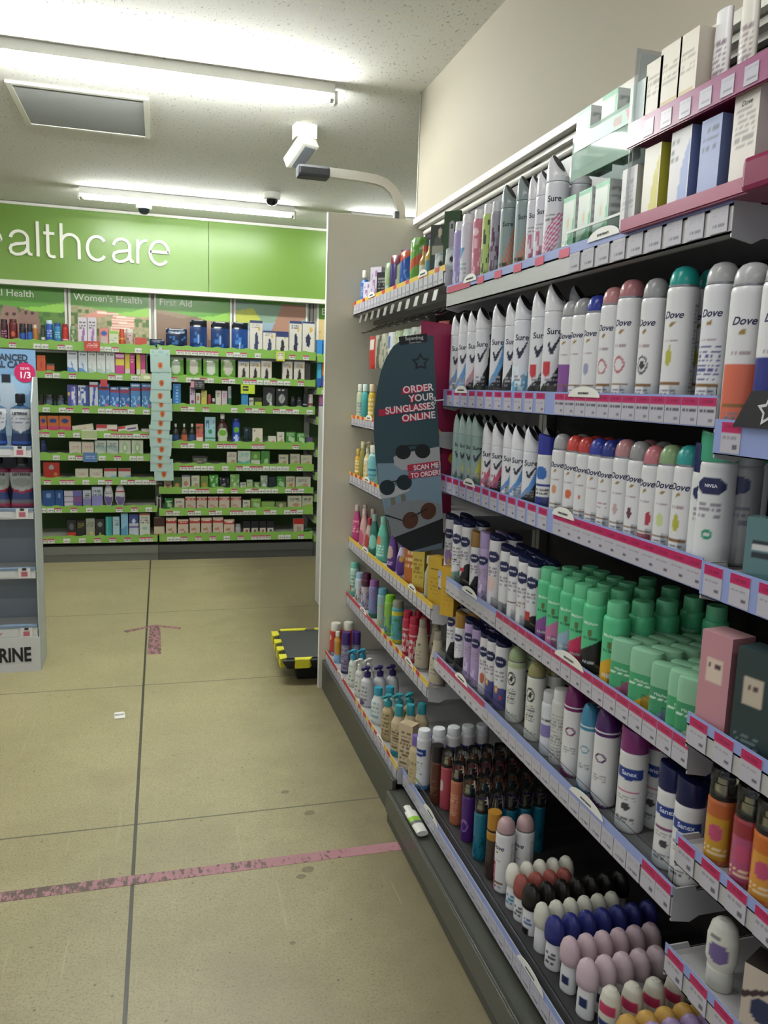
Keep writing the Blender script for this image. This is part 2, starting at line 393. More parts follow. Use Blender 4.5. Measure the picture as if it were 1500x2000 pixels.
hand = [('p', [(-1, .5), (-.2, .62), (1, .7), (1, 0), (-1, 0)], '#8fa5b5'), ('p', [(-1, .45), (-.4, .5), (-.1, 0), (-1, 0)], '#c9ccd0'), ('p', [(1, .95), (.35, .98), (.15, .7), (-.05, .4), (.02, .33), (.2, .5), (.1, .22), (.2, .2), (.35, .46), (.36, .18), (.46, .18), (.52, .48), (.66, .25), (.74, .3), (.66, .6), (1, .75)], '#a37d6a'), ('p', [(-1, .8), (-.5, .86), (-.2, .6), (-1, .62)], '#b6bb52'), ('p', [(-1, 1), (1, 1), (1, .97), (-.2, .93), (-1, .98)], G1)]
poster(bx(-85), bx(131), pz0, pz1, '', fing, '#466b33', 'picture of two fingertips with drawn faces headed Sexual Health above back shelves')
mkobj('lettering', text_mesh('Sexual Health', .076, '#f4f6e6', align='RIGHT', off=.0003), bpy.data.objects['picture_board'], (.16, -.0105, .42))
poster(bx(134), bx(295), pz0, pz1, "Women's Health", woman, '#a79d7b', "picture of a person in a striped red top headed Women's Health")
poster(bx(301), bx(453), pz0, pz1, 'First Aid', wood, '#8a7560', 'picture with brown wooden surface and green wave headed First Aid')
poster(bx(456), bx(600), pz0, pz1, '', hand, '#7f9b86', 'picture of a hand on pale blue cloth beside the First Aid board')
poster(bx(618), bx(790), pz0, pz1, 'Eyecare', [('n', -1, 0, 1, .6, 14, .3, '#b59a62')] + wave(), '#c9b27c', 'picture board with tan photo beginning with Eye at far right')
# ---- ceiling fittings
def tube_fitting(x, y, label, L=1.5, em=190):
    r = empty('fluorescent_light', uniq(label), 'ceiling light', (x, y, CZ), 0, 'fluorescent battens on the ceiling')
    MB().box(-L/2, -.022, -.045, L/2, .022, 0).obj('batten', mat('#e9e9e2', .4), r, bevel=.004)
    for s in (-1, 1):
        MB().box(s*(L/2+.004)-.008, -.018, -.085, s*(L/2+.004)+.008, .018, -.03).obj('lamp_holder', mat('#c9c8be', .4), r, bevel=.003)
        MB().lathe([(.008, 0), (.0125, .002), (.0125, .02), (.01, .022)], 12).obj('tube_end_cap', mat('#b9bab4', .25, 1.), r, (s*(L/2-.012) - (.011 if s > 0 else .011), 0, -.065), (0, PI/2, 0), smooth=True)
    MB().tube([(-L/2+.03, 0, -.065), (L/2-.03, 0, -.065)], .0127, 12).obj('fluorescent_tube', mat('#fbfffc', .4, emit=em), r, smooth=True)
tube_fitting(0, 3.66, 'nearest long lit fluorescent batten at the top of the photo')
tube_fitting(.22, 6.12, 'farther lit fluorescent batten in front of the green header', em=62)
tube_fitting(2.15, 6.12, 'lit fluorescent batten mostly hidden beyond the white bulkhead corner', em=70)
g = empty('ceiling_vent', 'rectangular grey louvred ceiling vent with a white frame', 'ceiling vent', (-.35, 4.44, CZ))
f = MB(); f.box(-.31, -.31, -.012, .31, -.285, 0).box(-.31, .285, -.012, .31, .31, 0).box(-.31, -.285, -.012, -.285, .285, 0).box(.285, -.285, -.012, .31, .285, 0).obj('frame', mat('#dedcd0', .4), g)
lv = MB()
for i in range(44): y = -.28+i*.0129; lv.prism([(y, -.002), (y+.002, -.002), (y+.009, -.009), (y+.007, -.009)], -.285, .285, 'X')
lv.obj('louvre', mat('#8b8d8a', .5), g); MB().box(-.285, -.285, -.003, .285, .285, -.001).obj('backing', mat('#4a4c4a', .7), g)
def dome(x, y, label):
    r = empty('dome_camera', uniq(label), 'security camera', (x, y, CZ), 0, 'dome cameras on the ceiling')
    MB().lathe([(.052, -.045), (.058, -.04), (.058, 0)], 28).obj('housing', mat('#d6d5cb', .4), r, smooth=True)
    MB().lathe([(0, -.085), (.022, -.08), (.037, -.068), (.043, -.045)], 24).obj('dome', mat('#14171c', .08), r, smooth=True)
dome(Xat(531, 5.75, 2.74), 5.75, 'small dark dome camera above the curved grey arm')
dome(Xat(281, 6.45, 2.74), 6.45, 'small dark dome camera in front of the green header')
# beam detector hung from the ceiling
r = empty('motion_detector', 'white wedge-shaped motion detector on the ceiling above the curved arm', 'detector', (.722, 4.24, CZ), math.radians(8))
MB().box(-.055, -.03, -.07, .055, .05, 0).obj('bracket', mat('#d9d7ca', .5), r, bevel=.004)
o = MB().box(-.05, -.035, -.05, .05, .14, .012).obj('housing', mat('#cfcec2', .45), r, (0, -.0, -.085), (math.radians(-32), 0, math.radians(18)), bevel=.006)
MB().box(-.032, -.02, -.057, .032, .12, -.05).obj('lens', mat('#6d7278', .2), o)
# curved lamp arm rising from the end panel of the shelving
AY = 3.70
r = empty('display_light', 'curved white arm with dark lamp head rising behind the white end panel', 'spotlight', (1.085, AY, 2.0))
pa = [(0, 0, .05), (0, 0, .24), (-.004, 0, .285), (-.02, 0, .33), (-.045, 0, .365), (-.08, 0, .39), (-.125, 0, .402), (-.22, 0, .408), (-.36, 0, .411)]
a = MB(); 
for p, q in zip(pa, pa[1:]): pass
rings = []
for i, p in enumerate(pa):
    t = Vector(pa[min(i+1, len(pa)-1)])-Vector(pa[max(i-1, 0)]); t.normalize(); nx = Vector((t.z, 0, -t.x))
    rings.append((Vector(p), nx))
for i, (p, nx) in enumerate(rings):
    for s, q in ((-1, -1), (1, -1), (1, 1), (-1, 1)): a.v.append(tuple(p+nx*.02*s+Vector((0, .012*q, 0))))
for i in range(len(rings)-1):
    for k4 in range(4): a.f.append((i*4+k4, i*4+(k4+1) % 4, i*4+4+(k4+1) % 4, i*4+4+k4)); a.m.append(0)
a.f += [(0, 1, 2, 3), tuple((len(rings)-1)*4+q for q in range(4))]; a.m += [0, 0]
a.obj('arm', mat('#c5c3ba', .35, .3), r, smooth=True)
MB().box(-.49, -.04, .378, -.345, .04, .428).obj('lamp_head', mat('#3f4246', .5), r, bevel=.012)
MB().box(-.034, -.02, .19, -.012, .02, .27).obj('clamp', mat('#54585c', .4), r, bevel=.004)
# ---- things on the floor
m, nt, b = nodes('worn_pink_tape', .55)
tc = N(nt, 'ShaderNodeTexCoord').outputs['Object']; sx = N(nt, 'ShaderNodeSeparateXYZ'); nt.links.new(tc, sx.inputs[0])
mp = N(nt, 'ShaderNodeMapping'); mp.inputs['Scale'].default_value = (1.6, .6, 1); mp.inputs['Rotation'].default_value = (0, 0, .5); nt.links.new(tc, mp.inputs[0])
wn = noise(nt, mp.outputs[0], 34, 5, .7)
# worn through on the left, sound on the right
lim = mth(nt, 'MULTIPLY_ADD', sx.outputs[0], .16, .515)
wear = ramp(nt, mth(nt, 'ADD', mth(nt, 'SUBTRACT', wn, lim), .5), .47, .54)
c = mixc(nt, noise(nt, tc, 8, 4), lin('#93626a'), lin('#a4757e')); c = mixc(nt, mth(nt, 'MULTIPLY', wear, .85), c, lin('#3f392d'))
nt.links.new(c, b.inputs['Base Color']); tape = m
o = MB().box(-1.4, -.0235, 0, .742, .0235, .0006).obj('floor_tape', tape, None, (0, 2.247, .0002)); tag(o, 'worn pink tape line across the terrazzo floor', 'floor tape')
ax, a0, a1 = -.055, 4.28, 4.83
A = MB().prism([(ax-.028, a0), (ax+.045, a0), (ax+.04, a1-.05), (ax+.15, a1-.12), (ax+.165, a1-.085), (ax+.01, a1), (ax-.17, a1-.10), (ax-.15, a1-.14), (ax-.022, a1-.05)], 0, .0006, 'Z')
o = A.obj('floor_arrow', tape, None, (0, 0, .0002)); tag(o, 'faded pink taped arrow pointing towards the back shelves', 'floor arrow')
o = MB().box(-.022, -.03, 0, .022, .03, .004).box(-.02, .0, .004, .018, .02, .012).obj('paper_scrap', mat('#d8d8d4', .7), None, (-.186, 3.47, .0005), (0, 0, .1)); tag(o, 'small white scrap of folded card on the floor', 'litter')
for i, (x, y, s) in enumerate(((557, 1547, .013), (605, 1588, .017), (601, 1698, .016), (588, 1712, .013), (571, 1842, .007))):
    d = FW + RT*((x-750)/FPX) - UP*((y-1000)/FPX); t = -CAMZ/d.z; P = CAM+d*t
    pts = [(s*(1+.35*h01(i, q))*math.cos(q*PI/5), s*.8*(1+.35*h01(i, q, 2))*math.sin(q*PI/5)) for q in range(10)]
    o = MB().prism(pts, 0, .0004, 'Z').obj('floor_stain', mat('#6f674e', .5, noise=.3), None, (P.x, P.y, .0003))
    tag(o, uniq('dark scuffed stain on the floor, %s of the few beside the aisle shelving' % ('farthest', 'second', 'third', 'fourth', 'smallest and nearest')[i]), 'stain', 'floor stains')
# black tub on a dolly with hazard tape
K = '#15171a'; Yl = '#c9c32c'
r = empty('storage_crate', 'black crate edged with yellow hazard tape behind the white end panel', 'crate', (.80, 3.93, 0), math.radians(-2))
def tub(x0, y0, x1, y1, z0, z1, tp=.03):
    m = MB(); b = len(m.v); m.v += [(x0+tp, y0+tp, z0), (x1-tp, y0+tp, z0), (x1-tp, y1-tp, z0), (x0+tp, y1-tp, z0), (x0, y0, z1), (x1, y0, z1), (x1, y1, z1), (x0, y1, z1)]
    for q in ((0,3,2,1),(4,5,6,7),(0,1,5,4),(1,2,6,5),(2,3,7,6),(3,0,4,7)): m.f.append(tuple(b+i for i in q)); m.m.append(0)
    return m
tub(-.17, -.19, .30, .2, 0.0, .10, .02).obj('tub', mat(K, .5), r, bevel=.012)
tub(-.235, -.25, .35, .25, .075, .128, .03).obj('rim', mat('#1d2022', .45), r, bevel=.008)
MB().box(-.21, -.225, .124, .33, .225, .133).obj('lid', mat('#2a2d2d', .6), r, bevel=.01)
for x0, y0, x1, y1 in ((-.241, -.235, -.205, -.16), (-.241, -.11, -.205, -.04), (-.241, .01, -.205, .08), (-.241, .13, -.205, .22), (-.17, -.256, -.10, -.22), (.02, -.256, .10, -.22), (-.19, .22, -.06, .254), (0, .22, .09, .254)):
    MB().prism([(x0, y0), (x1, y0+(.02 if x1-x0 < .05 else 0)), (x1+(.02 if x1-x0 > .05 else 0), y1), (x0, y1)], .09, .1345, 'Z').obj('hazard_tape', mat(Yl, .45), r)
# ================================================================ SHELVING
LIL = '#8795c6'; PK = '#ad1a58'
white = mat('#b9b9bc', .3, .25); lipm = mat('#c2c2c6', .25, .3); dark = mat('#0e0f10', .6); undersh = mat('#5d5d5a', .55)
def ticket(kind, w=.044, h=.042):
    """shelf edge price ticket: kind p = pink heading, w = plain, g = small"""
    L = []
    if kind == 'p': L += [('r', -1, .68, 1, 1, PK), ('t', -.6, .74, .6, .94, 1, '#8a1244'), ('t', -.85, .42, .6, .56, 1, '#8b8994'), ('t', .25, .1, .75, .32, 1, '#5a5963')]
    elif kind == 'q': L += [('r', -1, .68, 1, 1, PK), ('t', -.6, .74, .6, .94, 1, '#8a1244'), ('t', -.8, .46, .8, .6, 1, '#55545f'), ('t', .2, .08, .7, .26, 1, '#77757f')]
    else: L += [('t', -.85, .6, .85, .9, 2, '#9a99a4'), ('t', -.6, .12, .7, .4, 1, '#6a6973')]
    return art_box('price_ticket', w, .0009, h, '#adabb6', tuple(L), res=.0025, rough=.3)
def lippart(name, parent, y0, y1, x, z0, z1, mats, th=.004, **k):
    return MB().box(x-th, y0, z0, x, y1, z1).obj(name, mats, parent, **k)
far_ref = [None]; TZ_ = {2: 1.418}
def shelf(bay, x, back, y0, y1, z0, z1, tickets, strip, label, board=white, rot=-PI/2, blob=(), deck=None):
    """one shelf: thin deck, folded front edge carrying tickets, clear riser; tickets = list of (y, kind)"""
    s = MB(); zt = z1-.014
    MB_deck = MB().box(x+.006, y0+.004, zt-.005, back, y1-.004, zt+.0002)
    s.box(x, y0, zt-.006, back, y1, zt)
    s.prism([(x-.0, z0), (x+.004, z0), (x+.004, z1), (x-.0, z1)], y0, y1, 'Y')   # front edge
    s.box(x, y0, z0, x+.03, y1, z0+.003)
    for yy in (y0-.0005, y1-.0025): s.prism([(x+.0005, z1-.003), (x+.0005, z0-.006), (x+.04, z0-.014), (x+.06, z0-.004), (back, zt-.05), (back, zt), (x+.05, zt), (x+.045, z1-.003)], yy, yy+.003, 'Y')
    sh = s.obj('shelf', [board], bay); sh['label'] = label
    if deck: MB_deck.obj('deck', mat(deck, .5), sh)
    if strip:
        for (a, b_, c_) in strip: MB().box(x-.0016, a, z0+.002 if z1 in (SH[2][1], SH[3][1], TZ_[2]) and bay is not far_ref[0] else z1-.016, x-.0002, b_, z1+.004).obj('edge_strip', mat(c_, .35), sh)
    for (y, k) in tickets:
        o = mkobj('price_ticket', ticket(k, h=(z1-z0-.004 if k in 'pq' else min(.040, z1-z0-.014))), sh, (x-.0022, y, z0+.004), (0, 0, rot))
    for (y, w) in blob:     # oval brand header standing up from the edge
        n = 18; pts = [(w/2*math.cos(q*PI/n), .022*math.sin(q*PI/n)) for q in range(n+1)]
        b_ = MB().prism(pts, -.0012, 0, 'Y').obj('brand_header', mat('#d7d7d2', .4), sh, (x-.003, y, z1-.006), (0, 0, rot))
        mkobj('lettering', text_mesh('DEODORANTS' if x < 1 and y < 1.8 else 'ANTI-PERSPIRANT', .0065, '#2b2a30'), b_, (0, -.0016, .006))
    return sh
def trange(y0, y1, step=.0475): 
    o = []; y = y0
    while y < y1: o.append(y); y += step
    return o
BACK = 1.25
SH = {1: (1.711, 1.772, .862), 2: (1.405, 1.455, .866), 3: (1.133, 1.187, .870), 4: (.812, .867, .876), 5: (.531, .591, .872), 6: (.128, .184, .778)}
YN0, YN1 = 1.10, 2.40
near = empty('shelving_bay', 'nearest aisle shelving bay stocked with deodorants, lilac and pink edge tickets', 'shelving', (0, 0, 0))
def gond(bay, y0, y1, px_, ph):
    MB().box(BACK, y0, .1, BACK+.02, y1, 2.2).obj('back_panel', mat('#23211f', .7), bay)
    MB().box(px_, y0, 0, px_+.012, y1, ph).box(px_+.012, y0, ph-.01, BACK, y1, ph).obj('plinth', mat('#3d3f38', .38, noise=.1, nscale=9), bay, bevel=.002)
    for y in (y0+.012, y1-.012): MB().box(BACK-.03, y-.012, .1, BACK, y+.012, 2.2).obj('upright', mat('#8b8b86', .4, .4), bay)
gond(near, YN0, YN1, .728, .112)
MB().box(.722, YN0, 0.04, .728, YN1-.0, .112).obj('plinth_trim', mat('#484a42', .3), near, bevel=.001)
SN = ['', 'top shelf', 'second shelf', 'third shelf', 'fourth shelf', 'fifth shelf', 'base shelf']
tk = {
 1: ([(y, 'w') for y in trange(1.13, 1.62, .058)], [(1.10, 1.55, LIL), (1.55, 2.40, LIL)], [(1.48, .12), (2.2, .1)]),
 2: ([(y, 'q' if y < 1.95 else 'p') for y in trange(1.12, 1.66, .046)] + [(y, 'p') for y in trange(1.72, 2.38, .062)], [(1.10, 2.40, LIL)], [(1.52, .13), (2.24, .1)]),
 3: ([(y, 'p') for y in trange(1.12, 1.62, .044)] + [(y, 'p') for y in trange(1.68, 2.38, .058)], [(1.10, 2.40, LIL)], [(1.58, .10), (2.15, .09)]),
 4: ([(y, 'w') for y in trange(1.95, 2.38, .045)] + [(y, 'p') for y in trange(1.12, 1.93, .046)], [(1.10, 2.40, LIL)], [(1.52, .13), (2.12, .12)]),
 5: ([(y, 'p') for y in trange(1.98, 2.38, .045)] + [(y, 'w') for y in trange(1.22, 1.96, .046)] + [(y, 'p') for y in (1.125, 1.17)], [(1.10, 2.40, LIL)], [(1.40, .14), (2.14, .10)]),
 6: ([(y, 'w') for y in trange(1.12, 2.38, .046)], [(1.10, 2.40, LIL)], [(1.42, .13), (2.10, .13)])}
for i in range(1, 7):
    z0, z1, x = SH[i]; T, S, B = tk[i]
    sh = shelf(near, x, BACK, YN0, YN1, z0, z1, T, S, 'near bay %s with tickets on its edge' % SN[i], board=white, blob=B, deck='#2b2b2d' if i == 6 else '#6a6a6c')
    # pink tape over the ticket tops
    if i == 1:
        for y in (1.62, 1.74, 1.86, 1.98, 2.1): MB().box(x-.0026, y, z1-.02, x-.0018, y+.045, z1-.001).obj('offer_strip', mat('#c03a5c', .4), sh)
        MB().box(x-.0026, 2.2, z1-.02, x-.0018, 2.39, z1-.001).obj('offer_strip', mat('#b03a5c', .4), sh)
    g_ = MB().box(x+.012, YN0+.02, z1-.014, x+.0135, YN1-.02, z1+.02).obj('clear_riser', mat('#f4f8fa', .05, trans=1., ior=1.2), sh)
# ---- neighbouring bay at the right edge of the photo
tower = empty('shelving_bay', 'shelving bay at the right edge holding perfume and body spray', 'shelving', (0, 0, 0))
gond(tower, -.15, 1.09, .728, .112)
TZ = {2: (1.366, 1.418), 3: (1.133, 1.187), 4: (.872, .926), 5: (.652, .706), 6: (.440, .494), 7: (.128, .184)}
for i, (z0, z1) in TZ.items():
    x = .856 if i < 7 else .778
    T = [(y, 'p') for y in trange(.62, 1.08, .062)] if i > 2 else [(1.045, 'p'), (.93, 'p'), (.82, 'p')]
    shelf(tower, x, BACK, -.15, 1.085, z0, z1, T, [(-.15, 1.085, LIL)], 'right edge bay shelf with pink topped tickets')
st = [( (.5 if q % 2 else 1)*.022*math.sin(q*PI/5), (.5 if q % 2 else 1)*.022*math.cos(q*PI/5)) for q in range(10)]
r = empty('star_sign', 'dark shelf sign with outlined star on the right edge bay', 'shelf sign', (.848, .99, 1.412), -PI/2)
MB().prism([(-.045, 0), (.12, 0), (.12, .055), (-.01, .055)], -.002, 0, 'Y').obj('card', mat('#26262a', .35), r)
MB().prism([(a*1.15, b_*1.15) for a, b_ in st], -.003, -.002, 'Y').obj('star_outline', mat('#c6c6ca', .4), r, (.03, 0, .026))
MB().prism([(a*.72, b_*.72) for a, b_ in st], -.0036, -.003, 'Y').obj('star_centre', mat('#26262a', .4), r, (.03, 0, .026))
# ---- far aisle bay
FS = {1: (1.783, 1.838, .856), 2: (1.281, 1.327, .860), 3: (1.008, 1.062, .858), 4: (.694, .752, .862), 5: (.421, .478, .860), 6: (.134, .190, .762)}
far = far_ref[0] = empty('shelving_bay', 'farther aisle shelving bay with yellow edge strips and toiletries', 'shelving', (0, 0, 0))
YF0, YF1 = 2.405, 3.635
gond(far, YF0, YF1, .745, .142)
YEL = '#c9a93a'
for i, (z0, z1, x) in FS.items():
    T = [(y, 'w') for y in trange(2.44, 3.62, .05)]
    S = [(YF0, YF1, YEL)] if i in (1, 4) else [(YF0, YF1, '#cfae3c')]
    sh = shelf(far, x, BACK, YF0, YF1, z0, z1, T, S, 'far bay shelf with yellow and red edge strip', blob=[(3.3, .11), (2.62, .1)])
    if i != 4:
        for y in trange(2.46 if i < 5 else 2.5, 3.6, .16 if i == 1 else .085): MB().box(x-.0024, y, z1-.017, x-.0017, y+.038, z1+.004).obj('red_marker', mat('#b02440', .4), sh)
    if i in (5, 6):
        MB().box(x-.0028, 3.05, z1-.012, x-.0017, YF1, z1+.0045).obj('red_strip', mat('#a82440', .4), sh)
# lip of the white end panel
ep = empty('end_panel', 'tall white panel closing the far end of the aisle shelving', 'panel', (.97, 3.652, 0))
MB().box(-.235, -.012, 0, .40, .012, 2.228).obj('panel', mat('#d9d6c4', .5, noise=.03, nscale=2), ep)
MB().box(-.241, -.014, 0, -.235, .014, 2.228).obj('edge_trim', mat('#d9d8d0', .4), ep)
# hooks under the far bay top shelf
hx = .87
rail = empty('hook_rail', 'dark rail of wire hooks under the far bay top shelf', 'hook rail', (hx, 3.0, 1.745))
MB().box(0.06, -.55, -.008, .075, .55, .012).obj('rail', mat('#4a4946', .5), rail)
HK = []
for i in range(11):
    y = .50-i*.1
    w = MB()
    for dx in (0, .014): w.tube([(.085, y+dx, -.008), (.012, y+dx, -.046), (-.004, y+dx, -.046)], .0019, 6)
    w.tube([(-.004, y, -.046), (-.004, y+.014, -.046)], .0019, 6)
    w.obj('hook', mat('#9a9a94', .25, 1.), rail, smooth=True)
    MB().box(-.012, y-.018, -.018, -.010, y+.022, .018).obj('ticket_holder', mat('#6f6f68', .35), rail, (0, 0, .012), (0, .2, 0)); HK.append(3.0+y)
# ---- picture frames and light rail above the near bay
for i, (y0, y1, lb) in enumerate(((1.24, 1.84, 'dark picture board in white frame above the near bay, nearer one'), (1.86, 2.46, 'dark picture board in white frame above the near bay, middle one'), (2.48, 3.08, 'dark picture board in white frame above the far bay, behind baby items'), (3.1, 3.62, 'purple picture board above the far bay beside the end panel'))):
    r = empty('picture_board', uniq(lb), 'picture board', (1.185, (y0+y1)/2, 1.83), -PI/2); w = y1-y0; h = .36
    MB().box(-w/2, -.01, 0, -w/2+.02, .01, h).box(w/2-.02, -.01, 0, w/2, .01, h).box(-w/2, -.01, h-.02, w/2, .01, h).box(-w/2, -.01, 0, w/2, .01, .02).obj('frame', mat('#d0cec4', .4), r)
    mkobj('print', art_box('print', w-.09, .004, h-.06, '#1b1820' if i < 3 else '#3b3050', (('p', [(-1, 1), (.1, 1), (-.5, .3), (-1, .2)], '#0f0d12'),), res=.02), r, (0, -.012, .02))
o = MB().box(1.15, YN0-.3, 2.185, 1.20, 3.62, 2.20).obj('light_rail', mat('#c4c2b9', .35)); tag(o, 'pale metal rail running under the white bulkhead', 'rail')
o = MB().tube([(1.17, 2.2, 2.165), (1.17, 3.58, 2.165)], .011, 10).obj('pelmet_tube', mat('#d4d2c8', .3), smooth=True); tag(o, 'pale round tube below the rail by the end panel', 'tube')
# ---- back wall shelving
BYF, BYB = 6.67, 7.12
def zb(y, x=200): return Zat(y, Xat(x, BYF, 1.2), BYF)
RA = [(671, 687), (730, 742), (795, 808), (843, 856), (887, 900), (934, 947), (989, 1001), (1047, 1060)]
RB = [(683, 699), (739, 751), (793, 807), (864, 877), (907, 920), (953, 964), (993, 1006), (1041, 1055)]
LG = '#76a246'
def bticket(k): 
    L = [('r', -1, .68, 1, 1, PK)] if k else []
    return art_box('price_ticket', .05, .001, .036, '#c8c7c4', tuple(L+[('t', -.7, .12, .8, .5, 1, '#4a4950')]), res=.006, rough=.4)
def backbay(x0, x1, rows, refx, label, seed, name):
    bay = empty('shelving_bay', uniq(label), 'shelving', (0, 0, 0)); Z = []
    MB().box(x0, 6.95, 1.70, x1, 6.962, 2.185).obj('top_panel', mat('#c6c5b9', .5), bay)
    for xx in (x0+.012, x1-.012): MB().box(xx-.004, 6.944, 1.70, xx+.004, 6.949, 2.17).obj('slotted_strip', mat('#3a3a38', .5), bay)
    for x, y in ((x0, 0),): pass
    MB().box(x0, BYB, .1, x1, BYB+.02, 2.15).obj('back_panel', mat('#2c3a22' if 0 else '#3d5a26', .6), bay)
    MB().box(x0, BYF+.0, 0, x1, BYF+.012, .125).box(x0, BYF+.012, .115, x1, BYB, .125).obj('plinth', mat('#5a5b54' if seed == 1 else '#3f403b', .4), bay)
    MB().box(x0, BYF-.004, .062, x1, BYF, .125).obj('plinth_trim', mat('#66675f' if seed == 1 else '#474843', .4), bay)
    for x in (x0+.01, x1-.01): MB().box(x-.012, BYB-.03, .1, x+.012, BYB, 2.15).obj('upright', mat('#a5a59c', .4, .3), bay)
    for i, (a, b_) in enumerate(rows):
        z1, z0 = zb(a, refx), zb(b_, refx); z0 = min(z0, z1-.045); Z.append(z1-.012); s = MB(); yf = BYF
        s.box(x0+.004, yf, z1-.016, x1-.004, BYB, z1-.010).box(x0+.004, yf, z0, x1-.004, yf+.003, z1)
        for xx in (x0+.004, x1-.007): s.prism([(yf, z1-.01), (yf, z0), (BYB, z1-.06), (BYB, z1-.01)], xx, xx+.003, 'X')
        sh = s.obj('shelf', [mat('#b9bcb0', .5)], bay); sh['label'] = 'shelf with green scalloped edge strip'
        n = 90; top = [(x0+.005+(x1-x0-.01)*q/n, z1+.006+.007*max(-.3, math.sin(q*.75+seed+i))) for q in range(n+1)]
        MB().prism([(x0+.005, z0+.002)]+top+[(x1-.005, z0+.002)], yf-.0022, yf-.0004, 'Y').obj('edge_strip', mat(LG, .4), sh)
        x = x0+.03+.05*h01(i, seed)
        while x < x1-.05:
            if h01(int(x*100), i, seed) > .10: mkobj('price_ticket', bticket(h01(int(x*100), i, seed+5) > .42), sh, (x+.025, yf-.003, z0+.004))
            x += .056 + .06*(h01(int(x*90), i, 8) > .6)
    return bay, Z
XA0, XA1, XB1 = -1.29, -.030, 1.262
bayA, ZA = backbay(XA0, XA1, RA, 200, "back wall bay below Women's Health board with green edged shelves", 1, 'A')
bayB, ZB = backbay(XA1+.004, XB1, RB, 480, 'back wall bay below First Aid board with green edged shelves', 2, 'B')
bayC, ZCc = backbay(XB1+.004, XB1+1.26, [(695, 708), (758, 771), (815, 830), (880, 893), (925, 938), (968, 980), (1010, 1022), (1045, 1058)], 625, 'back wall bay below eye care board, mostly hidden by end panel', 3, 'C')
# ================================================================ PRODUCTS ON THE AISLE SHELVING
W = '#d3d3d6'; BK = '#17171a'; NV = '#161d4c'
SM = {}
def cm(key, fn):
    if key not in SM: SM[key] = fn()
    return SM[key]
def spec(name, cat, parts, r, d=None): return dict(name=name, cat=cat, parts=parts, r=r, d=d or r)
def swoosh(c1, c2): # white teardrop can with a swoosh and lower block
    return (('p', [(.9, 0), (.9, .95), (.55, .9), (.35, .6), (-.1, .35), (-.7, .2), (-1, 0)], c2), ('p', [(.55, .9), (.35, .6), (-.1, .35), (-.7, .2), (-.85, .1), (-.5, .16), (0, .24), (.5, .45), (.7, .8)], c1))
def tick(c='#1b1d33'): return (('p', [(-.34, .62), (-.22, .64), (-.10, .57), (.36, .72), (.40, .70), (-.02, .50), (-.16, .50)], c), ('t', -.4, .14, .3, .3, 3, '#8c8c96'))
def dovey(bar, fig=()): return (('p', [(-.12, .655), (.05, .66), (.16, .69), (.04, .70), (-.1, .68)], '#8e7338'), ('t', -.35, .52, .35, .56, 1, '#9c8c92')) + tuple(fig) + (('r', -.5, .16, .5, .185, '#7d5a31'), ('t', -.4, .07, .4, .13, 2, '#70707c'), ('t', .95, .1, 1.6, .85, 22, '#8d8d98'))
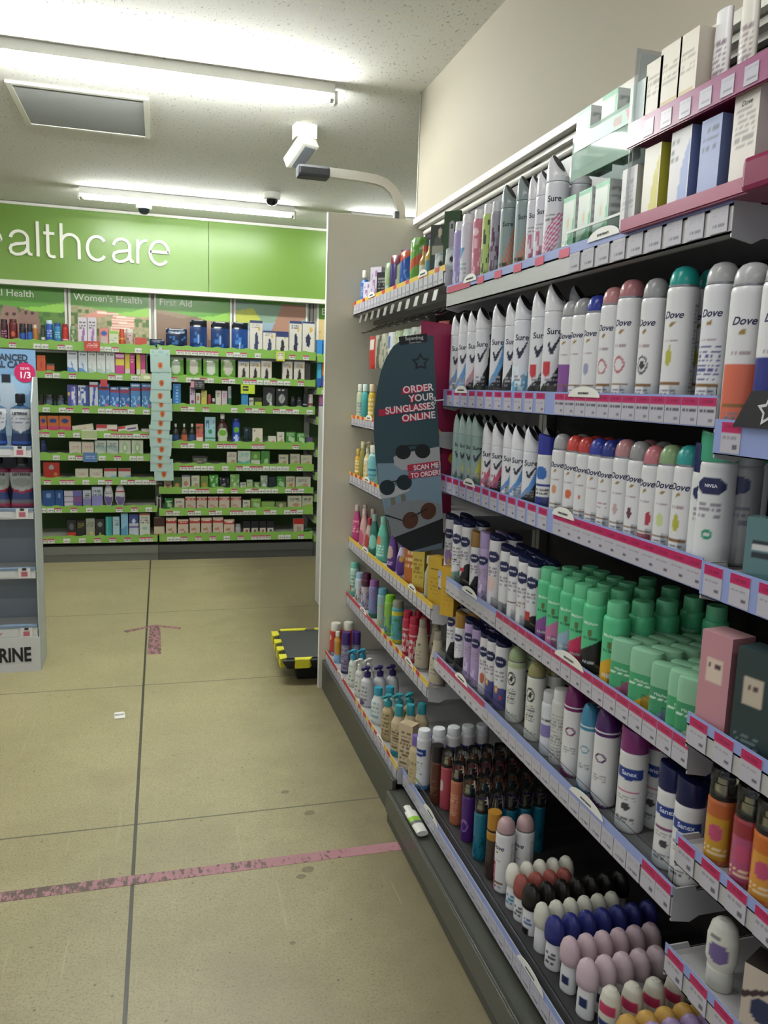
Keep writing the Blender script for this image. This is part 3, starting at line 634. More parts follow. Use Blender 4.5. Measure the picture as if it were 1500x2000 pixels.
def aero(base='#d3d3d6', lay=(), cap='dome', capc='#c9c9cc', h=.205, r=.0255, text=None, tcol='#22233f', tz=.74, ts=.016, shear=0., name='spray_can', cat='deodorant', off=.0003, bodyname='body', tw=1.):
    CH = {'dome': .036, 'flat': .042, 'sure': .052, 'cyl': .03, 'small': .026, 'twist': .05, 'rim': .012}[cap]; hb = h-CH
    def mk():
        body = art_lathe(bodyname, ((0, 0), (r*.9, .0), (r, .004), (r, hb-.010), (r*.97, hb-.004), (r*.86, hb), (0, hb)), base, tuple(lay), 56, rough=.33, res=.0028)
        P = [('body', body, (0, 0, 0))]
        if cap == 'rim':
            c = MB().lathe([(r*.93, -.001), (r*1.0, .001), (r*1.0, .008), (r*.95, .011), (r*.6, .0115), (0, .010)], 28, slant=lambda x, y, z: -.3*x*(z > .005)).mesh('cap', mat(capc, .25), True)
        elif cap == 'dome':
            c = MB().lathe([(r*.90, 0), (r*.92, .003), (r*.90, .014), (r*.80, .024), (r*.58, .032), (r*.28, .0355), (0, .036)], 28).mesh('cap', mat(capc, .28), True)
            P.append(('collar', MB().lathe([(r*.95, -.001), (r*.95, .002), (r*.8, .002)], 28).mesh('collar', mat('#8b8b90', .3, .7), True), (0, 0, hb)))
        elif cap == 'flat':
            c = MB().lathe([(r*1.0, -.002), (r*1.01, 0), (r*1.01, CH-.006), (r*.97, CH-.001), (r*.9, CH), (0, CH-.001)], 28, slant=lambda x, y, z: -.10*y*(z > CH*.7)-.25*x*(z > CH*.7)).mesh('cap', mat(capc, .25), True)
        elif cap == 'sure':
            pr = [(r*1.0, -.002), (r*1.0, .004), (r*.99, .013), (r*.93, .024), (r*.80, .034), (r*.60, .042)]
            sl = lambda x, y, z: (-x*1.35+y*.55)*max(0, z-.010)/.034
            c = MB().lathe(pr, 28, slant=sl).mesh('cap', mat(capc, .25), True)
            P.append(('nozzle', MB().lathe([(r*.58, .0405), (r*.54, .0428), (0, .0420)], 20, slant=lambda x, y, z: (-x*1.35+y*.55)*.94).mesh('nozzle', mat('#23242b', .4), True), (0, 0, hb)))
        elif cap == 'cyl':
            c = MB().lathe([(r*.78, -.001), (r*.80, .002), (r*.80, CH-.004), (r*.74, CH), (0, CH)], 28).mesh('cap', mat(capc, .35), True)
        elif cap == 'small':
            c = MB().lathe([(r*.88, -.001), (r*.88, CH-.006), (r*.8, CH), (0, CH)], 28).mesh('cap', mat(capc, .3), True)
        elif cap == 'twist':
            c = MB().lathe([(r*1.0, -.004), (r*.98, .012), (r*.86, .03), (r*.7, .042), (r*.5, .048), (0, .05)], 28, slant=lambda x, y, z: -x*.35*(z > .02)).mesh('cap', mat(capc, .28), True)
            P.append(('cap_ring', MB().lathe([(r*1.005, .0), (r*1.01, .002), (r*1.0, .0035)], 28).mesh('cap_ring', mat('#c9c7cf', .3), True), (0, 0, hb+.003)))
        P.append(('cap', c, (0, 0, hb)))
        if text: P.append(('lettering', text_mesh(text, ts, tcol, bend=r+.0003, shear=shear, off=off, ext=.0001, sx=tw), (0, 0, hb*tz)))
        S_ = spec(name, cat, P, r)
        if text == 'Sure': S_['sure'] = 1
        if text == 'Dove': S_['dove'] = 1
        return S_
    return cm(('aero', base, repr(lay), cap, capc, h, r, text, tcol, tz, ts, name), mk)
def sure(c1, c2, h=.20, r=.0245, base='#cdced4', capc='#d0d1d6', extra=()): return aero(base, swoosh(c1, c2)+tick()+tuple(extra), 'sure', capc, h, r, 'Sure', '#1b1d33', .73, .020)
def dove(capc, fig=(), h=.205, r=.0255, base='#cfcfd2'): return aero(base, dovey(0, fig), 'dome', capc, h, r, 'Dove', '#2a2c4d', .73, .0175, shear=.35)
def nivea(base, lay=(), capc='#12183c', h=.20, r=.0225, cap='rim'): return aero(base, tuple(lay)+(('e', 0, .76, .55, .085, NV), ('t', -.4, .45, .4, .62, 3, '#8b8794')), cap, capc, h, r, 'NIVEA', '#d8d9e6', .75, .0075, off=.0002)
def mitch(c, black=False, cap='cyl', h=.182, r=.026): return aero('#4fb482', (('p', [(-2, 0), (2, 0), (2, .58), (.9, .56), (.2, .44), (-.5, .32), (-2, .26)], c), ('e', 0, .60, .13, .055, '#54683a'), ('t', -.4, .49, .4, .54, 1, '#2a6b48'), ('t', -.35, .12, .35, .2, 1, '#c9c9c9')), cap, '#5fb587', h, r, 'Mitchum', '#bfe0cc', .72, .0095)
def stick(base, low, capc, h=.115, w=.032, txt='Mitchum'):
    def mk():
        pr = ((0, 0), (w*.95, 0), (w, .003), (w, h*.60), (0, h*.60))
        b = art_lathe('body', pr, base, (('p', [(-2, 0), (2, 0), (2, .2), (.5, .62), (0, .3), (-.5, .12), (-2, .1)], low), ('t', -.5, .66, .5, .74, 1, '#cfe6d6')), 40, .58, 3.2, res=.0035)
        c = MB().lathe([(w*1.0, 0), (w*1.0, h*.30), (w*.93, h*.385), (w*.8, h*.4), (0, h*.4)], 40, ey=.58, power=3.2).mesh('cap', mat(capc, .3), True)
        return spec('deodorant_stick', 'deodorant', [('body', b, (0, 0, 0)), ('cap', c, (0, 0, h*.6)), ('lettering', text_mesh(txt, .0085, '#e2efe6', ext=.0001), (0, -w*.585, h*.46))], w*.93, w*.62)
    return cm(('stick', base, low, capc, h, w), mk)
def rollon(capc, base=W, lay=(), h=.10, r=.0185, inv=False, rough=.3):
    h *= 1.2; r *= 1.2
    def mk():
        hb = h*.5
        b = art_lathe('body', ((0, 0), (r*.78, 0), (r*.82, .003), (r*.80, hb*.7), (r*.72, hb), (0, hb)), base, tuple(lay), 32, .66, res=.003)
        c = MB().lathe([(r*.74, 0), (r*.98, .005), (r*1.03, h*.15), (r*.98, h*.29), (r*.78, h*.41), (r*.42, h*.485), (0, h*.5)], 28, ey=.68).mesh('cap', mat(capc, rough), True)
        return spec('roll_on_deodorant', 'deodorant', [('body', b, (0, 0, 0)), ('cap', c, (0, 0, hb))], r, r*.74)
    return cm(('roll', capc, base, repr(lay), h, r), mk)
def capbottom(base, lay, capc, h=.125, r=.024, lidh=.3):   # bottle standing on its cap
    def mk():
        b = art_lathe('body', ((0, h*lidh), (r*.8, h*lidh), (r, h*.42), (r, h*.72), (r*.8, h*.9), (r*.45, h*.98), (0, h)), base, tuple(lay), 32, .75, res=.003)
        c = MB().lathe([(r*.8, 0), (r*.86, .003), (r*.86, h*lidh), (0, h*lidh)], 28, ey=.8).mesh('cap', mat(capc, .3), True)
        return spec('roll_on_deodorant', 'deodorant', [('body', b, (0, 0, 0)), ('cap', c, (0, 0, 0))], r)
    return cm(('capb', base, repr(lay), capc, h, r), mk)
def mist(c, lab=(), capclear=True, h=.185, r=.0185, capc='#1b1b1d'):
    def mk():
        hb = h-.052
        b = art_lathe('body', ((0, 0), (r*.95, 0), (r, .004), (r, hb-.004), (r*.9, hb), (0, hb)), c, tuple(lab), 32, rough=.12, res=.004)
        P = [('body', b, (0, 0, 0))]
        P.append(('collar', MB().lathe([(r*.95, 0), (r*.95, .007), (r*.5, .008)], 24).mesh('collar', mat('#1c1b1d', .3), True), (0, 0, hb)))
        P.append(('sprayer', MB().lathe([(r*.45, 0), (r*.45, .018), (r*.34, .019), (r*.34, .028), (0, .028)], 16).mesh('sprayer', mat('#c4c2bc', .2, 1.), True), (0, 0, hb+.006)))
        if capclear: P.append(('clear_cap', MB().lathe([(r*.96, .006), (r*.96, .048), (r*.9, .052), (0, .052), (0, .0505), (r*.86, .0505), (r*.9, .047), (r*.9, .006)], 28).mesh('clear_cap', mat('#e8eaea', .04, trans=1., ior=1.3), True), (0, 0, hb)))
        else: P[-1] = ('cap', MB().lathe([(r*.96, .006), (r*.96, .052), (0, .052)], 24).mesh('cap', mat(capc, .35), True), (0, 0, hb))
        return spec('body_mist', 'body mist', P, r)
    return cm(('mist', c, repr(lab), capclear, capc, h, r), mk)
def carton(w, d, h, base, front=(), side=None, top=None, name='carton', cat='boxed product', text=None, ts=.01, tcol='#2a2a33', tz=.8, sidelay=(), shear=0, res=.004):
    def mk():
        P = [('box', art_box(name, w, d, h, base, tuple(front), side, top, tuple(sidelay), res=res), (0, 0, 0))]
        if text: P.append(('lettering', text_mesh(text, ts, tcol, shear=shear, ext=.0001), (0, -d/2-.0003, h*tz)))
        return spec(name, cat, P, w/2)
    return cm(('carton', w, d, h, base, repr(front), side, top, name, text, repr(sidelay)), mk)
def bottle(prof, base, lay=(), ey=.6, capc=None, caph=.025, capr=.012, h=.2, r=.03, name='bottle', cat='bottle', text=None, ts=.012, tcol='#333', tz=.5, pump=None, rough=.3, power=2., trans=0.):
    """prof: list of (fraction of r, fraction of body height)"""
    def mk():
        hb = h-caph if capc or pump else h
        pr = tuple((0 if a == 0 else r*a, hb*b_) for a, b_ in prof)
        P = [('body', art_lathe('body', pr, base, tuple(lay), 36, ey, power, rough, res=.004, trans=trans), (0, 0, 0))]
        if pump:
            m_ = MB().lathe([(capr, -.002), (capr, .016), (capr*.5, .018), (capr*.35, .019), (capr*.35, .03), (capr*.75, .031), (capr*.8, .040), (0, .042)], 20)
            m_.box(-.005, -.034, .031, .005, .002, .039); P.append(('pump', m_.mesh('pump', mat(pump, .35), True), (0, 0, hb)))
        elif capc: P.append(('cap', MB().lathe([(capr, -.002), (capr*1.0, caph*.85), (capr*.9, caph), (0, caph)], 24, ey=max(ey, .8)).mesh('cap', mat(capc, .3), True), (0, 0, hb)))
        if text: P.append(('lettering', text_mesh(text, ts, tcol, bend=r*1.02, ext=.0001), (0, (1-ey)*r-.0012, hb*tz)))
        return spec(name, cat, P, max(r*ey, capr))
    return cm(('bottle', repr(prof), base, repr(lay), ey, capc, caph, capr, h, r, name, text, pump), mk)
def pouch(w, h, base, lay=(), d=.03, name='packet', cat='packet', rough=.2, pil=.9):
    return cm(('pouch', w, h, base, repr(lay), d, name), lambda: spec(name, cat, [('pack', art_box(name, w, d, h, base, tuple(lay), pil=pil, res=.006, rough=rough), (0, 0, 0))], w/2))
def deepword(k): return ORD[k+1]
def row(items, x, z, shelfname, group, bias=.45, y0=None, y1=None, xr=.008, jit=.10):
    """items from left to right in the photo: (column, spec, desc, depth, extra x, facing)"""
    prev = None
    cnt = {}
    for n, it in enumerate(items):
        px, sp, desc = it[:3]; depth = it[3] if len(it) > 3 else 1; xo = it[4] if len(it) > 4 else 0; face = it[5] if len(it) > 5 else None
        r = sp['r']; dd = sp['d']; X = x + xr + dd + xo; Y = Yat(px, X, z+.06)
        if xo == 0:
            if prev is not None: Y = min(Y, prev[0]-(prev[1]+r+.0008))
            if y1 is not None and prev is None: Y = min(Y, y1-r-.004)
            prev = (Y, r)
        if y0 is not None: Y = max(Y, y0+r+.004)
        for k in range(depth):
            fb = (.95 if sp.get('sure') else .3 if sp.get('dove') else bias)
            rz = -PI/2 + (fb if face is None else face) + (random.uniform(-jit, jit) if face is None else 0)
            XX = X+k*(2*dd+.0035)
            if XX+dd > BACK-.005: break
            base = '%s, %s from left, %s' % (desc, ORD[n+1], shelfname)
            if k: base = '%s, %s back in %s column, %s' % (' '.join(desc.split()[-4:]) if len(desc.split()) > 4 else desc, deepword(k), ORD[n+1], shelfname)
            put(sp, (XX, Y, z+.0004), rz, base, group)
pink1 = ('n', -.6, .1, .5, .5, 9, .4, '#b56a8a')
# ---- top shelf, near bay
z = SH[1][1]-.0136; x = SH[1][2]
row([
 (893, aero('#9a8fc0', (('n', -.9, 0, .9, .6, 8, .4, '#c5bfe0'),), 'small', '#cfcfd6', .205, .022), 'violet patterned spray can with clear cap'),
 (913, aero('#c9c9d4', (('p', [(-.6, .62), (.2, .62), (-.3, .42)], '#3e86b5'), ('t', -.5, .2, .4, .4, 3, '#8aa')), 'small', '#d6d6dc', .215, .023), 'white spray can with blue triangle'),
 (935, aero('#bd6f86', (('n', -.9, 0, .9, .7, 9, .35, '#e0b3bf'), ('e', 0, .8, .3, .06, '#e6c3cc')), 'small', '#d0d0d4', .21, .021), 'pink floral spray can'),
 (953, aero('#a6bf6b', (('n', -.9, 0, .9, .9, 9, .3, '#3c4330'),), 'small', '#d0d0d4', .21, .020), 'lime green patterned spray can'),
 (968, aero('#8f8b9a', (('n', -.9, 0, .9, .8, 9, .45, '#54304f'),), 'small', '#b9bcc0', .205, .018), 'grey spray can with dark purple pattern'),
 (992, aero('#7f8f90', (('s', [(-.7, .05), (.8, .05), (.8, .85), (.35, .62), (-.1, .3)], .10, .35, '#c5623a'), ('t', -.6, .05, .2, .2, 2, '#333')), 'sure', '#7d8a8c', .228, .0245, 'Sure', '#22303c', .72, .0165), 'grey teardrop spray can with orange stripes', 2),
 (1022, aero('#7f8f90', (('s', [(-.7, .05), (.8, .05), (.8, .85), (.35, .62), (-.1, .3)], .10, .35, '#c8653d'), ('t', -.6, .05, .2, .2, 2, '#333')), 'sure', '#7d8a8c', .228, .0245, 'Sure', '#22303c', .72, .0166), 'grey spray can, orange diagonal stripes and pointed cap', 2),
 (1044, aero('#c6c6cf', (pink1, ('t', -.5, .5, .4, .6, 2, '#777')), 'sure', '#c9cad0', .215, .022, 'Sure', '#22303c', .72, .0165), 'white teardrop can with pink blossom print'),
 (1060, aero('#c6c6cf', (pink1, ('t', -.5, .5, .4, .6, 2, '#888')), 'sure', '#c9cad0', .215, .022, 'Sure', '#22303c', .72, .0165), 'white pointed can with faint pink print'),
 (1080, aero('#c9c9d2', (('s', [(-.8, .1), (.2, .1), (.6, .6), (.3, .6), (-.8, .3)], .06, -.3, '#b74a7c'), ('t', -.6, .5, .3, .6, 2, '#777')), 'sure', '#c9cad0', .235, .027, 'Sure', '#22303c', .74, .019), 'large white pointed can with magenta slogan', 2),
], x, z, "near bay's top shelf", 'spray cans on the top shelf of the near bay', y0=None, y1=YN1)
# clear display of skin care boxes and the maroon display unit standing on the top shelf
zt = SH[1][1]-.013; XD = .862
ya, yb_ = 1.41, 1.65
ac = mat('#dff0ea', .03, trans=1., ior=1.3)
r = empty('acrylic_display', 'clear acrylic stand of green and white boxes on the top shelf', 'display stand', (XD+.01, ya+.004, zt))
D = yb_-ya
MB().box(0, 0, 0, .003, D, .045).obj('front_lip', ac, r); MB().box(0, 0, .001, .15, .003, .33).obj('side_panel', mat('#c9d6d6', .08, alpha=.45), r)
MB().box(0, 0, .172, .15, D, .175).obj('tray', ac, r); MB().box(-.002, .003, .155, 0, D, .25).obj('header_panel', mat('#b9d6c9', .04, alpha=.6), r)
mkobj('print', art_box('print', D-.02, .0006, .03, '#8fc2a6', (('e', .55, .5, .16, .35, '#8a6a5a'), ('p', [(.8, 1), (1, 1), (1, 0), (.9, .1)], '#b5516c')), res=.004), r, (-.003, D/2, .212), (0, 0, -PI/2))
MB().box(-.0035, .003, .045, -.001, D, .05).box(.14, 0, 0, .145, D, .33).obj('rail', mat('#dfe6e3', .2), r)
gw = lambda w, h: carton(w, .06, h, '#c3cdc4', (('p', [(-1, 0), (1, 0), (1, .42), (.2, .30), (-1, .12)], '#3f9a68'), ('b', .93, 1, '#4aa775'), ('p', [(.75, 1), (1, 1), (1, 0), (.6, 0)], '#4aa775'), ('e', -.1, .55, .3, .18, '#b9c9bd'), ('e', -.1, .56, .1, .07, '#c79a45')), '#c3c6c6', '#4aa775', sidelay=(('b', 0, .3, '#2f7d50'), ('t', -.8, .4, .8, .9, 12, '#8d9392')))
zlow = zt+.0004
for i, px in enumerate((1133, 1164, 1198)):
    put(gw(.055, .13), (XD+.05, Yat(px, XD+.05, zt+.06)-.0, zlow), -PI/2, 'green and white carton, %s from left low in acrylic stand' % ORD[i+1], 'cartons in the acrylic stand')
for i, px in enumerate((1160, 1212)):
    put(gw(.06, .125), (XD+.05, Yat(px, XD+.05, zt+.22), zt+.176), -PI/2, 'green and white carton, %s from left on top of acrylic stand' % ORD[i+1], 'cartons in the acrylic stand')
for i, px in enumerate((1188, 1236)):
    sp = aero('#8d9096', (('t', -.4, .4, .4, .6, 3, '#666'),), 'sure', '#9b9ea4', .19, .024)
    put(sp, (XD+.19, Yat(px, XD+.19, zt+.12), zlow), -PI/2+.5, 'grey pointed can standing behind acrylic stand, %s one' % ('left', 'right')[i], 'grey cans behind the acrylic stand')
MR = '#7c1f48'; mr = mat(MR, .2)
r = empty('cosmetic_display', 'two tier maroon display of skin care boxes on the top shelf', 'display stand', (XD-.012, 0, zt))
y0d, y1d = .92, 1.40
MB().box(0, y0d, 0.0005, .2, y1d, .012).box(0, y0d, .012, .003, y1d, .026).obj('base_tray', mr, r)
MB().box(0, y0d, .160, .2, y1d, .166).box(0, y0d, .152, .003, y1d, .198).obj('upper_tray', mr, r)
MB().box(.197, y0d, .012, .2, y1d, .3).obj('back_panel', mr, r); MB().box(0.004, y1d-.003, .012, .197, y1d, .33).obj('side_panel', mat('#8a8f94', .1, alpha=.4), r)
MB().box(-.0022, y0d, .004, -.0002, y1d, .026).obj('edge_strip', mat('#9a4a66', .3), r); MB().box(-.0022, y0d, .154, -.0002, y1d, .196).obj('edge_strip', mat('#8e4f74', .3), r)
for i in range(8): mkobj('price_ticket', ticket('w', .03, .028), r, (-.0028, 1.33-.052*i, .158), (0, 0, -PI/2))
MB().box(-.012, .90, .0, .06, 1.06, .05).obj('end_block', mr, r, bevel=.008)
zz = zt+.0125
def cart(px, w, h, base, front, side, desc, lvl=0, txt=None, d=.055, topc=None):
    zb_ = zz if not lvl else zt+.1665; X = XD-.012+.006+d/2+.004
    put(carton(w, d, h, base, front, side, topc, text=txt, ts=.011, shear=.3 if txt == 'Dove' else 0), (X, Yat(px, X, zb_+.06), zb_), -PI/2, desc, 'skin care cartons in the maroon display')
cart(1252, .05, .11, '#bdbdbf', (('t', -.7, .3, .7, .8, 6, '#96969b'),), '#a9a9ab', 'white carton at far end of the maroon display lower tier')
cart(1296, .05, .13, '#d2cfc2', (('p', [(-.2, 0), (1, 0), (1, .9), (.3, .6)], '#b9b33d'),), '#b9b33d', 'yellow and white carton on the maroon display lower tier')
cart(1352, .055, .135, '#c9c8cb', (('p', [(-.2, 0), (1, 0), (1, .9), (.3, .6)], '#8494c4'), ('t', -.9, .6, -.1, .9, 3, '#777')), '#7283b5', 'first pale blue carton on the maroon display lower tier')
cart(1412, .05, .13, '#8794bd', (('t', -.7, .6, .7, .9, 3, '#444a66'),), '#6b79a6', 'second pale blue carton on the maroon display lower tier')
cart(1480, .055, .155, '#cfc9c2', (('p', [(0, 0), (1, 0), (1, .3)], '#b5765c'), ('t', -.7, .4, .7, .8, 7, '#8a8583')), '#cfc9c2', 'tall cream carton at near end of the maroon display', 0, 'Dove')
cart(1270, .055, .105, '#bcccc4', (('e', .1, .6, .6, .42, '#9fb0b0'), ('b', 0, .25, '#3f9a68')), '#3f9a68', 'green carton at far end of the maroon display upper tier', 1)
for i, (px, w, h) in enumerate(((1300, .05, .125), (1332, .06, .135), (1368, .05, .135))):
    cart(px, w, h, '#d0cbbf', (('t', -.7, .5, .7, .8, 4, '#a09a90'), ('r', -.8, .3, .8, .32, '#b9a05a')), '#c9c2b4', 'cream carton with gold line, %s along the maroon display upper tier' % ORD[i+2], 1)
tb = lambda c: bottle(((0, 0), (.62, 0), (.62, .14), (.9, .15), (.98, .5), (.9, 1), (0, 1)), c, (('t', -.6, .3, .6, .7, 8, '#8d7f88'),), ey=.45, h=.15, r=.02, name='cream_tube', cat='tube')
for i, (px, c, d) in enumerate(((1410, '#d8d8da', 'white cream tube on the maroon display upper tier'), (1462, '#cfccc4', 'cream tube with violet print on the maroon display upper tier'))):
    put(tb(c), (XD+.025, Yat(px, XD+.025, zt+.25), zt+.1665), -PI/2, d, 'cream tubes in the maroon display')
# ---- second shelf
z = SH[2][1]-.0136; x = SH[2][2]
row([
 (893, sure('#6d93c0', '#c9ccd4', .238), 'white teardrop spray can with blue swoosh', 2),
 (908, sure('#5f8fc0', '#8eb2d4', .24), 'white spray can with light blue base', 2),
 (925, sure('#b9808c', BK, .24), 'black and white spray can with pink edge', 2),
 (942, sure('#c7c9cf', BK, .244), 'black and white teardrop spray can', 2),
 (973, sure('#5b93c4', BK, .244), 'black and white can with blue swoosh', 2),
 (1000, sure('#303036', BK, .24), 'black spray can with white pointed cap', 2),
 (1020, aero('#cdd0d8', (('p', [(-1, 0), (1, 0), (1, .42), (.3, .32), (-.3, .22), (-1, .16)], '#5f9cc2'), ('n', -.9, .05, .9, .4, 9, .4, '#cfe3ee'))+tick(), 'sure', '#cfd1d8', .25, .0265, 'Sure', '#1b1d33', .73, .021), 'taller white can with blue water splash', 2),
 (1052, sure('#c9c9cf', BK, .25, .0255, extra=(('p', [(-.6, .42), (-.1, .42), (-.1, .3), (-.35, .24), (-.6, .3)], '#b5343a'),)), 'black and white can with red shield', 2),
 (1080, sure('#c4c4ca', BK, .258, .0275, extra=(('p', [(-.6, .42), (-.1, .42), (-.1, .3), (-.35, .24), (-.6, .3)], '#b5343a'),)), 'larger black and white can with red shield', 2),
 (1112, dove('#9a9a9c', (('r', -1, 0, 1, .42, '#7b4a8f'),), .222), 'white can with purple lower half', 2),
 (1134, dove('#8c8d90', (), .222), 'white can with grey domed cap', 2),
 (1160, dove('#27358c', (('e', 0, .36, .2, .07, '#8a8fae'),), .222), 'white can with royal blue domed cap', 2),
 (1190, dove('#a9767a', (('o', 0, .36, .3, .08, '#a8646c'),), .232), 'white can with rose domed cap', 2),
 (1224, dove('#a06b70', (('o', 0, .36, .3, .08, '#a8646d'),), .24, .0275), 'larger white can with rose domed cap', 2),
 (1270, dove('#909193', (('o', 0, .36, .3, .09, '#55565c'), ('e', 0, .36, .15, .04, '#33343a')), .232), 'white can with grey cap and black ring', 2),
 (1322, dove('#1f8f88', (('e', -.05, .40, .16, .07, '#a6a53a'), ('e', 0, .46, .07, .05, '#a6a53a')), .243, .0275), 'white can with teal cap and pear print', 2),
 (1396, dove('#a5a6a8', (('t', -.6, .2, .5, .5, 8, '#4a4f86'),), .236, .028, base='#cfd0d6'), 'white can with translucent dome and blue lines', 2),
], x, z, "near bay's second shelf", 'spray cans on the second shelf of the near bay', bias=.35, y0=YN0, y1=YN1)
zT = TZ[2][1]-.0136
put(dove('#a5a6a8', (('r', -.7, 0, .5, .46, '#c5634a'),), .26, .0300), (.856+.036, Yat(1452, .89, zT+.1), zT+.0004), -PI/2+.6, 'white can with orange block at left end of right edge shelf', 'body sprays on the right edge bay')
put(dove('#a5a6a8', (('r', -1, 0, 1, .5, '#222a78'),), .26, .0300), (.856+.036, Yat(1515, .89, zT+.1), zT+.0004), -PI/2+.6, 'white can with navy block cut by right photo edge', 'body sprays on the right edge bay')
# ---- third shelf
z = SH[3][1]-.0136; x = SH[3][2]
gs = aero('#7f9793', (('p', [(-.1, .3), (.3, .6), (.5, .5), (.3, .1)], '#b5b545'), ('t', -.6, .1, .0, .2, 2, '#49605e'))+tick(), 'sure', '#8ca09c', .205, .0235, 'Sure', '#1f2a30', .73, .0155)
R3 = [(px, gs, 'sage green teardrop spray can with yellow flash', 2) for px in (897, 908, 921, 932)]
R3 += [
 (955, sure('#b5506e', '#cfc3c9', .19, .023, extra=(('n', -.8, .1, .6, .4, 9, .4, '#b4496c'),)), 'white teardrop can with pink flowers', 2),
 (973, sure('#b5506e', BK, .19, .023, extra=(('n', -.8, .15, .4, .4, 9, .35, '#a9476a'),)), 'white and black can with pink flowers', 2),
 (996, sure('#4f86c4', '#cfd3dc', .19, .023), 'white teardrop can with sky blue swoosh', 2),
 (1013, sure('#4f86c4', '#c3cfe0', .19, .023), 'white pointed can with light blue wave', 2),
 (1037, sure('#4f86c4', BK, .19, .023), 'black white and blue teardrop can', 2),
 (1066, aero('#cfd0d4', (('b', .9, 1, '#c9c9cc'), ('e', -.1, .66, .45, .12, '#2b5fa8'), ('r', -.6, .08, .6, .24, '#22307c'), ('r', -.6, .42, .6, .47, '#22307c'), ('r', -.6, 0, .6, .07, '#b5b545'), ('t', -.5, .27, .5, .4, 4, '#555')), 'flat', '#26308c', .18, .0235), 'white can with navy square cap and blue disc', 2),
 (1094, dove('#9c9ea0', (('e', 0, .4, .2, .07, '#c58a6a'),), .19, .0235), 'white can with grey cap under shelf', 2),
 (1120, dove('#b8413a', (('e', .1, .38, .22, .07, '#c5603f'),), .19, .0235), 'white can with red domed cap', 2),
 (1142, dove('#b03c38', (('e', .1, .38, .1, .03, '#c5603f'),), .19, .0235), 'white can with dark red domed cap', 2),
 (1165, dove('#2c3b94', (), .19, .0235), 'white can with bright blue cap', 2),
 (1188, dove('#232f78', (('t', -.4, .3, .4, .4, 2, '#a07080'),), .19, .0235), 'white can with deep blue cap', 2),
 (1216, dove('#a8797d', (('e', 0, .34, .15, .07, '#b59aa0'),), .195, .0245), 'white can with dusty pink cap', 2),
 (1244, dove('#8a8b8d', (('e', 0, .34, .15, .07, '#5c2a44'),), .195, .0235), 'white can with smoky grey cap', 2),
 (1266, dove('#b06a72', (('r', -.5, .02, .5, .14, '#a6283c'), ('e', .3, .34, .15, .09, '#a83244')), .19, .0235), 'white can with pink cap and berry print', 2),
 (1292, dove('#7f9a70', (('e', 0, .36, .2, .08, '#b9c88a'),), .195, .0245), 'white can with soft green cap', 2),
 (1322, dove('#2b8f8c', (('e', 0, .36, .18, .08, '#a6a53a'), ('e', 0, .43, .09, .05, '#a6a53a')), .198, .0255), 'white can with teal cap and green pear', 2),
 (1354, nivea('#cdd0d2', (('e', 0, .26, .16, .05, '#1f8f6c'), ('e', 0, .26, .08, .022, '#cdd0d2')), '#16204e', .20, .0255, 'flat'), 'white can with navy cap and green mark', 2),
 (1398, nivea('#cfd1d4', (('e', 0, .30, .2, .05, '#1f8f6c'), ('e', 0, .30, .1, .022, '#cdd0d2')), '#3c9a78', .22, .031, 'flat'), 'large white can with navy oval and green mark', 2)]
row(R3, x, z, "near bay's third shelf", 'spray cans on the third shelf of the near bay', bias=.6, y0=YN0, y1=YN1)
zT = TZ[3][1]-.0136
sp = cm('perf', lambda: spec('perfume_bottle', 'perfume', [
  ('bottle', art_box('bottle', .075, .03, .105, '#54777a', (('r', -.7, .42, .1, .5, '#20262c'), ('r', -.7, .52, .1, .6, '#c2c6c8'), ('r', -.7, .62, .1, .66, '#20262c')), res=.003, rough=.06), (0, 0, 0)),
  ('collar', MB().lathe([(.011, 0), (.011, .008), (.007, .009)], 20).mesh('collar', mat('#9a9a98', .2, 1.), True), (0, 0, .105)),
  ('cap', MB().lathe([(.0105, 0), (.0115, .004), (.0115, .034), (.009, .038), (0, .038)], 6).mesh('cap', mat('#b5b5b2', .15, .8)), (0, 0, .113))], .038))
put(sp, (.888, Yat(1512, .888, zT+.06), zT+.0004), -PI/2+.5, 'square teal perfume bottle with silver cap at right edge', None)
put(aero('#8f9194', (('e', 0, .8, .5, .09, '#1a2450'), ('t', -.4, .4, .5, .6, 3, '#667')), 'flat', '#8d9194', .215, .03), (.955, Yat(1448, .955, zT+.1), zT+.0004), -PI/2+.5, 'shadowed grey can with navy oval behind teal perfume', None)
